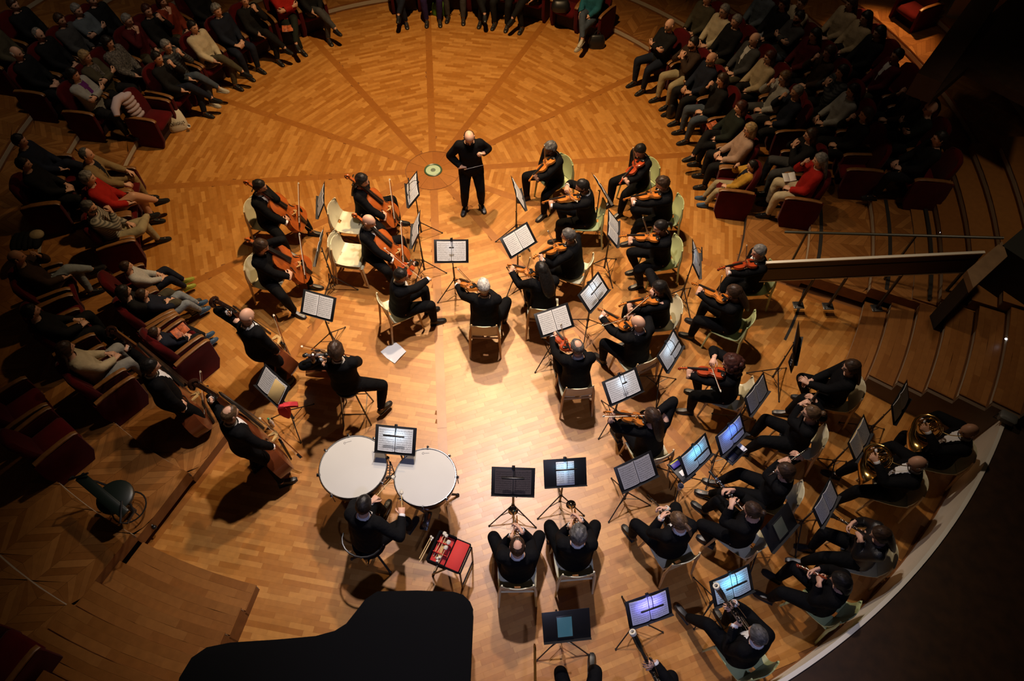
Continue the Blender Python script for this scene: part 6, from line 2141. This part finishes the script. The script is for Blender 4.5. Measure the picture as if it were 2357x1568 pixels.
# coats, bags and papers among the audience
PUFF = mat('lilac_quilt', (.42, .35, .40), .7, spec=.2)
jk = thing('puffer_jacket', 'pale lilac quilted jacket draped over an empty seat, upper left', 'jacket', TR(at(285, 222, 1.0), rad(-120)))
for i in range(6):
    g = G(); g.ell((-.02 * i * .4, .05, .02 - .085 * i), (.13 + .01 * (i % 2), .07, .055), 12, 7); link('quilt_fold', g.mesh('quilt_fold'), PUFF, jk)
g = G(); g.tube([(0, .02, .02), (.16, .05, .05), (.30, .10, -.02), (.36, .16, -.10)], [.07, .075, .07, .05], 10); link('sleeve', g.mesh('sleeve'), PUFF, jk)
tb = thing('tote_bag', 'white cloth tote bag with black lettering on the floor, upper left', 'bag', TR(at(412, 296, 0), rad(22)) @ M4.Scale(1.15, 4))
TOTE = mat('canvas', (.60, .55, .44), .85, bump=.3)
g = G(); g.loft([[(w * math.copysign(abs(math.cos(a)) ** .6, math.cos(a)), d * math.sin(a) + o, z) for a in [2 * PI * i / 14 for i in range(14)]] for z, w, d, o in ((0, .15, .09, 0), (.03, .17, .10, 0), (.16, .16, .08, .02), (.26, .14, .05, .05), (.30, .12, .03, .07))]); link('sack', g.mesh('sack'), TOTE, tb)
g = G(); g.tube(bez((-.08, .06, .29), (0, .16, .48), (.08, .07, .29)), .009, 6); link('handle', g.mesh('handle'), TOTE, tb)
def letters(txt, size, m, parent, T):
    c = bpy.data.curves.new('lettering', 'FONT'); c.body = txt; c.size = size; c.align_x = 'CENTER'; c.extrude = .001
    o = bpy.data.objects.new('tmp_text', c); TMP.collection.objects.link(o)
    vl = TMP.view_layers[0]; vl.update()
    me = bpy.data.meshes.new_from_object(o.evaluated_get(vl.depsgraph))
    bpy.data.objects.remove(o); me.materials.clear()
    return link('lettering', me, m, parent, T)
letters('etthous', .095, EBONY, tb, M4.Translation((0, -.078, .13)) @ M4.Rotation(rad(82), 4, 'X'))
cp = thing('paper_cup', 'small white cup beside the tote bag', 'cup', TR(at(435, 288, .10), rad(20)) @ M4.Rotation(1.2, 4, 'X'))
link('wall', G().lathe([(.022, 0), (.032, .07), (.030, .07), (.020, .003), (0, .003)], 14).mesh('wall'), PAPERB, cp)


def bag(u, v, z, yaw, label, m, w=.18, d=.10, h=.26, name='bag'):
    t = thing(name, label, 'bag', TR(at(u, v, z), rad(yaw)))
    g = G(); g.loft([[(ww * math.copysign(abs(math.cos(a)) ** .6, math.cos(a)), dd * math.sin(a), zz) for a in [2 * PI * i / 14 for i in range(14)]] for zz, ww, dd in ((0, w * .9, d * .9), (.03, w, d), (h * .6, w * .95, d * .85), (h, w * .75, d * .4), (h * 1.05, w * .5, d * .2))])
    link('sack', g.mesh('sack'), m, t)
    g = G(); g.tube(bez((-w * .4, 0, h), (0, d * .6, h * 1.7), (w * .4, 0, h)), .010, 6); link('handle', g.mesh('handle'), m, t)


LEATH = mat('black_bag_leather', (.010, .010, .011), .4)
bag(1545, 262, 0, 60, 'black handbag on the floor before the bald bearded man', LEATH)
bag(1372, 108, 0, 0, 'black handbag at the feet of the teal shawl', LEATH)
bag(1013, 32, 0, 0, 'bright green bag between two pairs of legs, top edge', cloth(K_['green']))
bag(663, 98, 0, 20, 'grey bag on the floor below the bright red top', cloth(K_['grey']))
bag(1345, 300, .0, 0, 'x', LEATH) if False else None
bag(1636, 395, 0, 70, 'black backpack leaning against the knees of the pinkish sweater', LEATH, .16, .13, .42, 'backpack')
bag(1740, 222, .62, 30, 'beige patterned bag on the lap of the grey dress', PATT, .15, .10, .14)
bag(262, 512, .02, 80, 'dark red bag with white handles before the striped knit', cloth(K_['maroon']))
bag(1290, 22, .46, 0, 'dark bag on the empty seat at the top edge', LEATH, .2, .14, .2)
co = thing('coat', 'dark quilted coat with white lining heaped on a seat, left block', 'coat', TR(at(60, 555, .75), rad(10)))
for i in range(5):
    g = G(); g.ell((-.15 + .08 * i, .02 * (i % 2), 0), (.07, .20, .07), 10, 7); link('fold', g.mesh('fold'), cloth(K_['black']), co)
g = G(); g.ell((.17, .05, .05), (.11, .10, .06), 12, 7); link('hood', g.mesh('hood'), cloth(K_['beige']), co)


def leaflet(u, v, z, yaw, label, m, tilt=20, s=1.0):
    t = thing('programme', label, 'booklet', TR(at(u, v, z), rad(yaw)) @ M4.Rotation(rad(tilt), 4, 'X'))
    for k in (-1, 1):
        g = G(); g.rbox((k * .055 * s, 0, 0), (.105 * s, .15 * s, .004), .001, M4.Rotation(rad(-8 * k), 4, 'Y')); link('page', g.mesh('page'), m, t)


RORG = mat('orange_print', (.42, .10, .03), .6, var=.6, scale=22)
leaflet(1640, 290, .70, 30, 'orange and white programme held by the teal jacket', RORG)
leaflet(1754, 78, .92, 40, 'white leaflet raised before the old man in the suit', PAPERB, 60)
leaflet(1816, 408, .80, 10, 'white sheet on the lap of the red jacket', PAPERB)
leaflet(415, 762, .72, 50, 'open booklet in the hands of the child in navy', RORG)
leaflet(662, 66, .60, 10, 'white programme with orange edge below the bright red top', RORG)
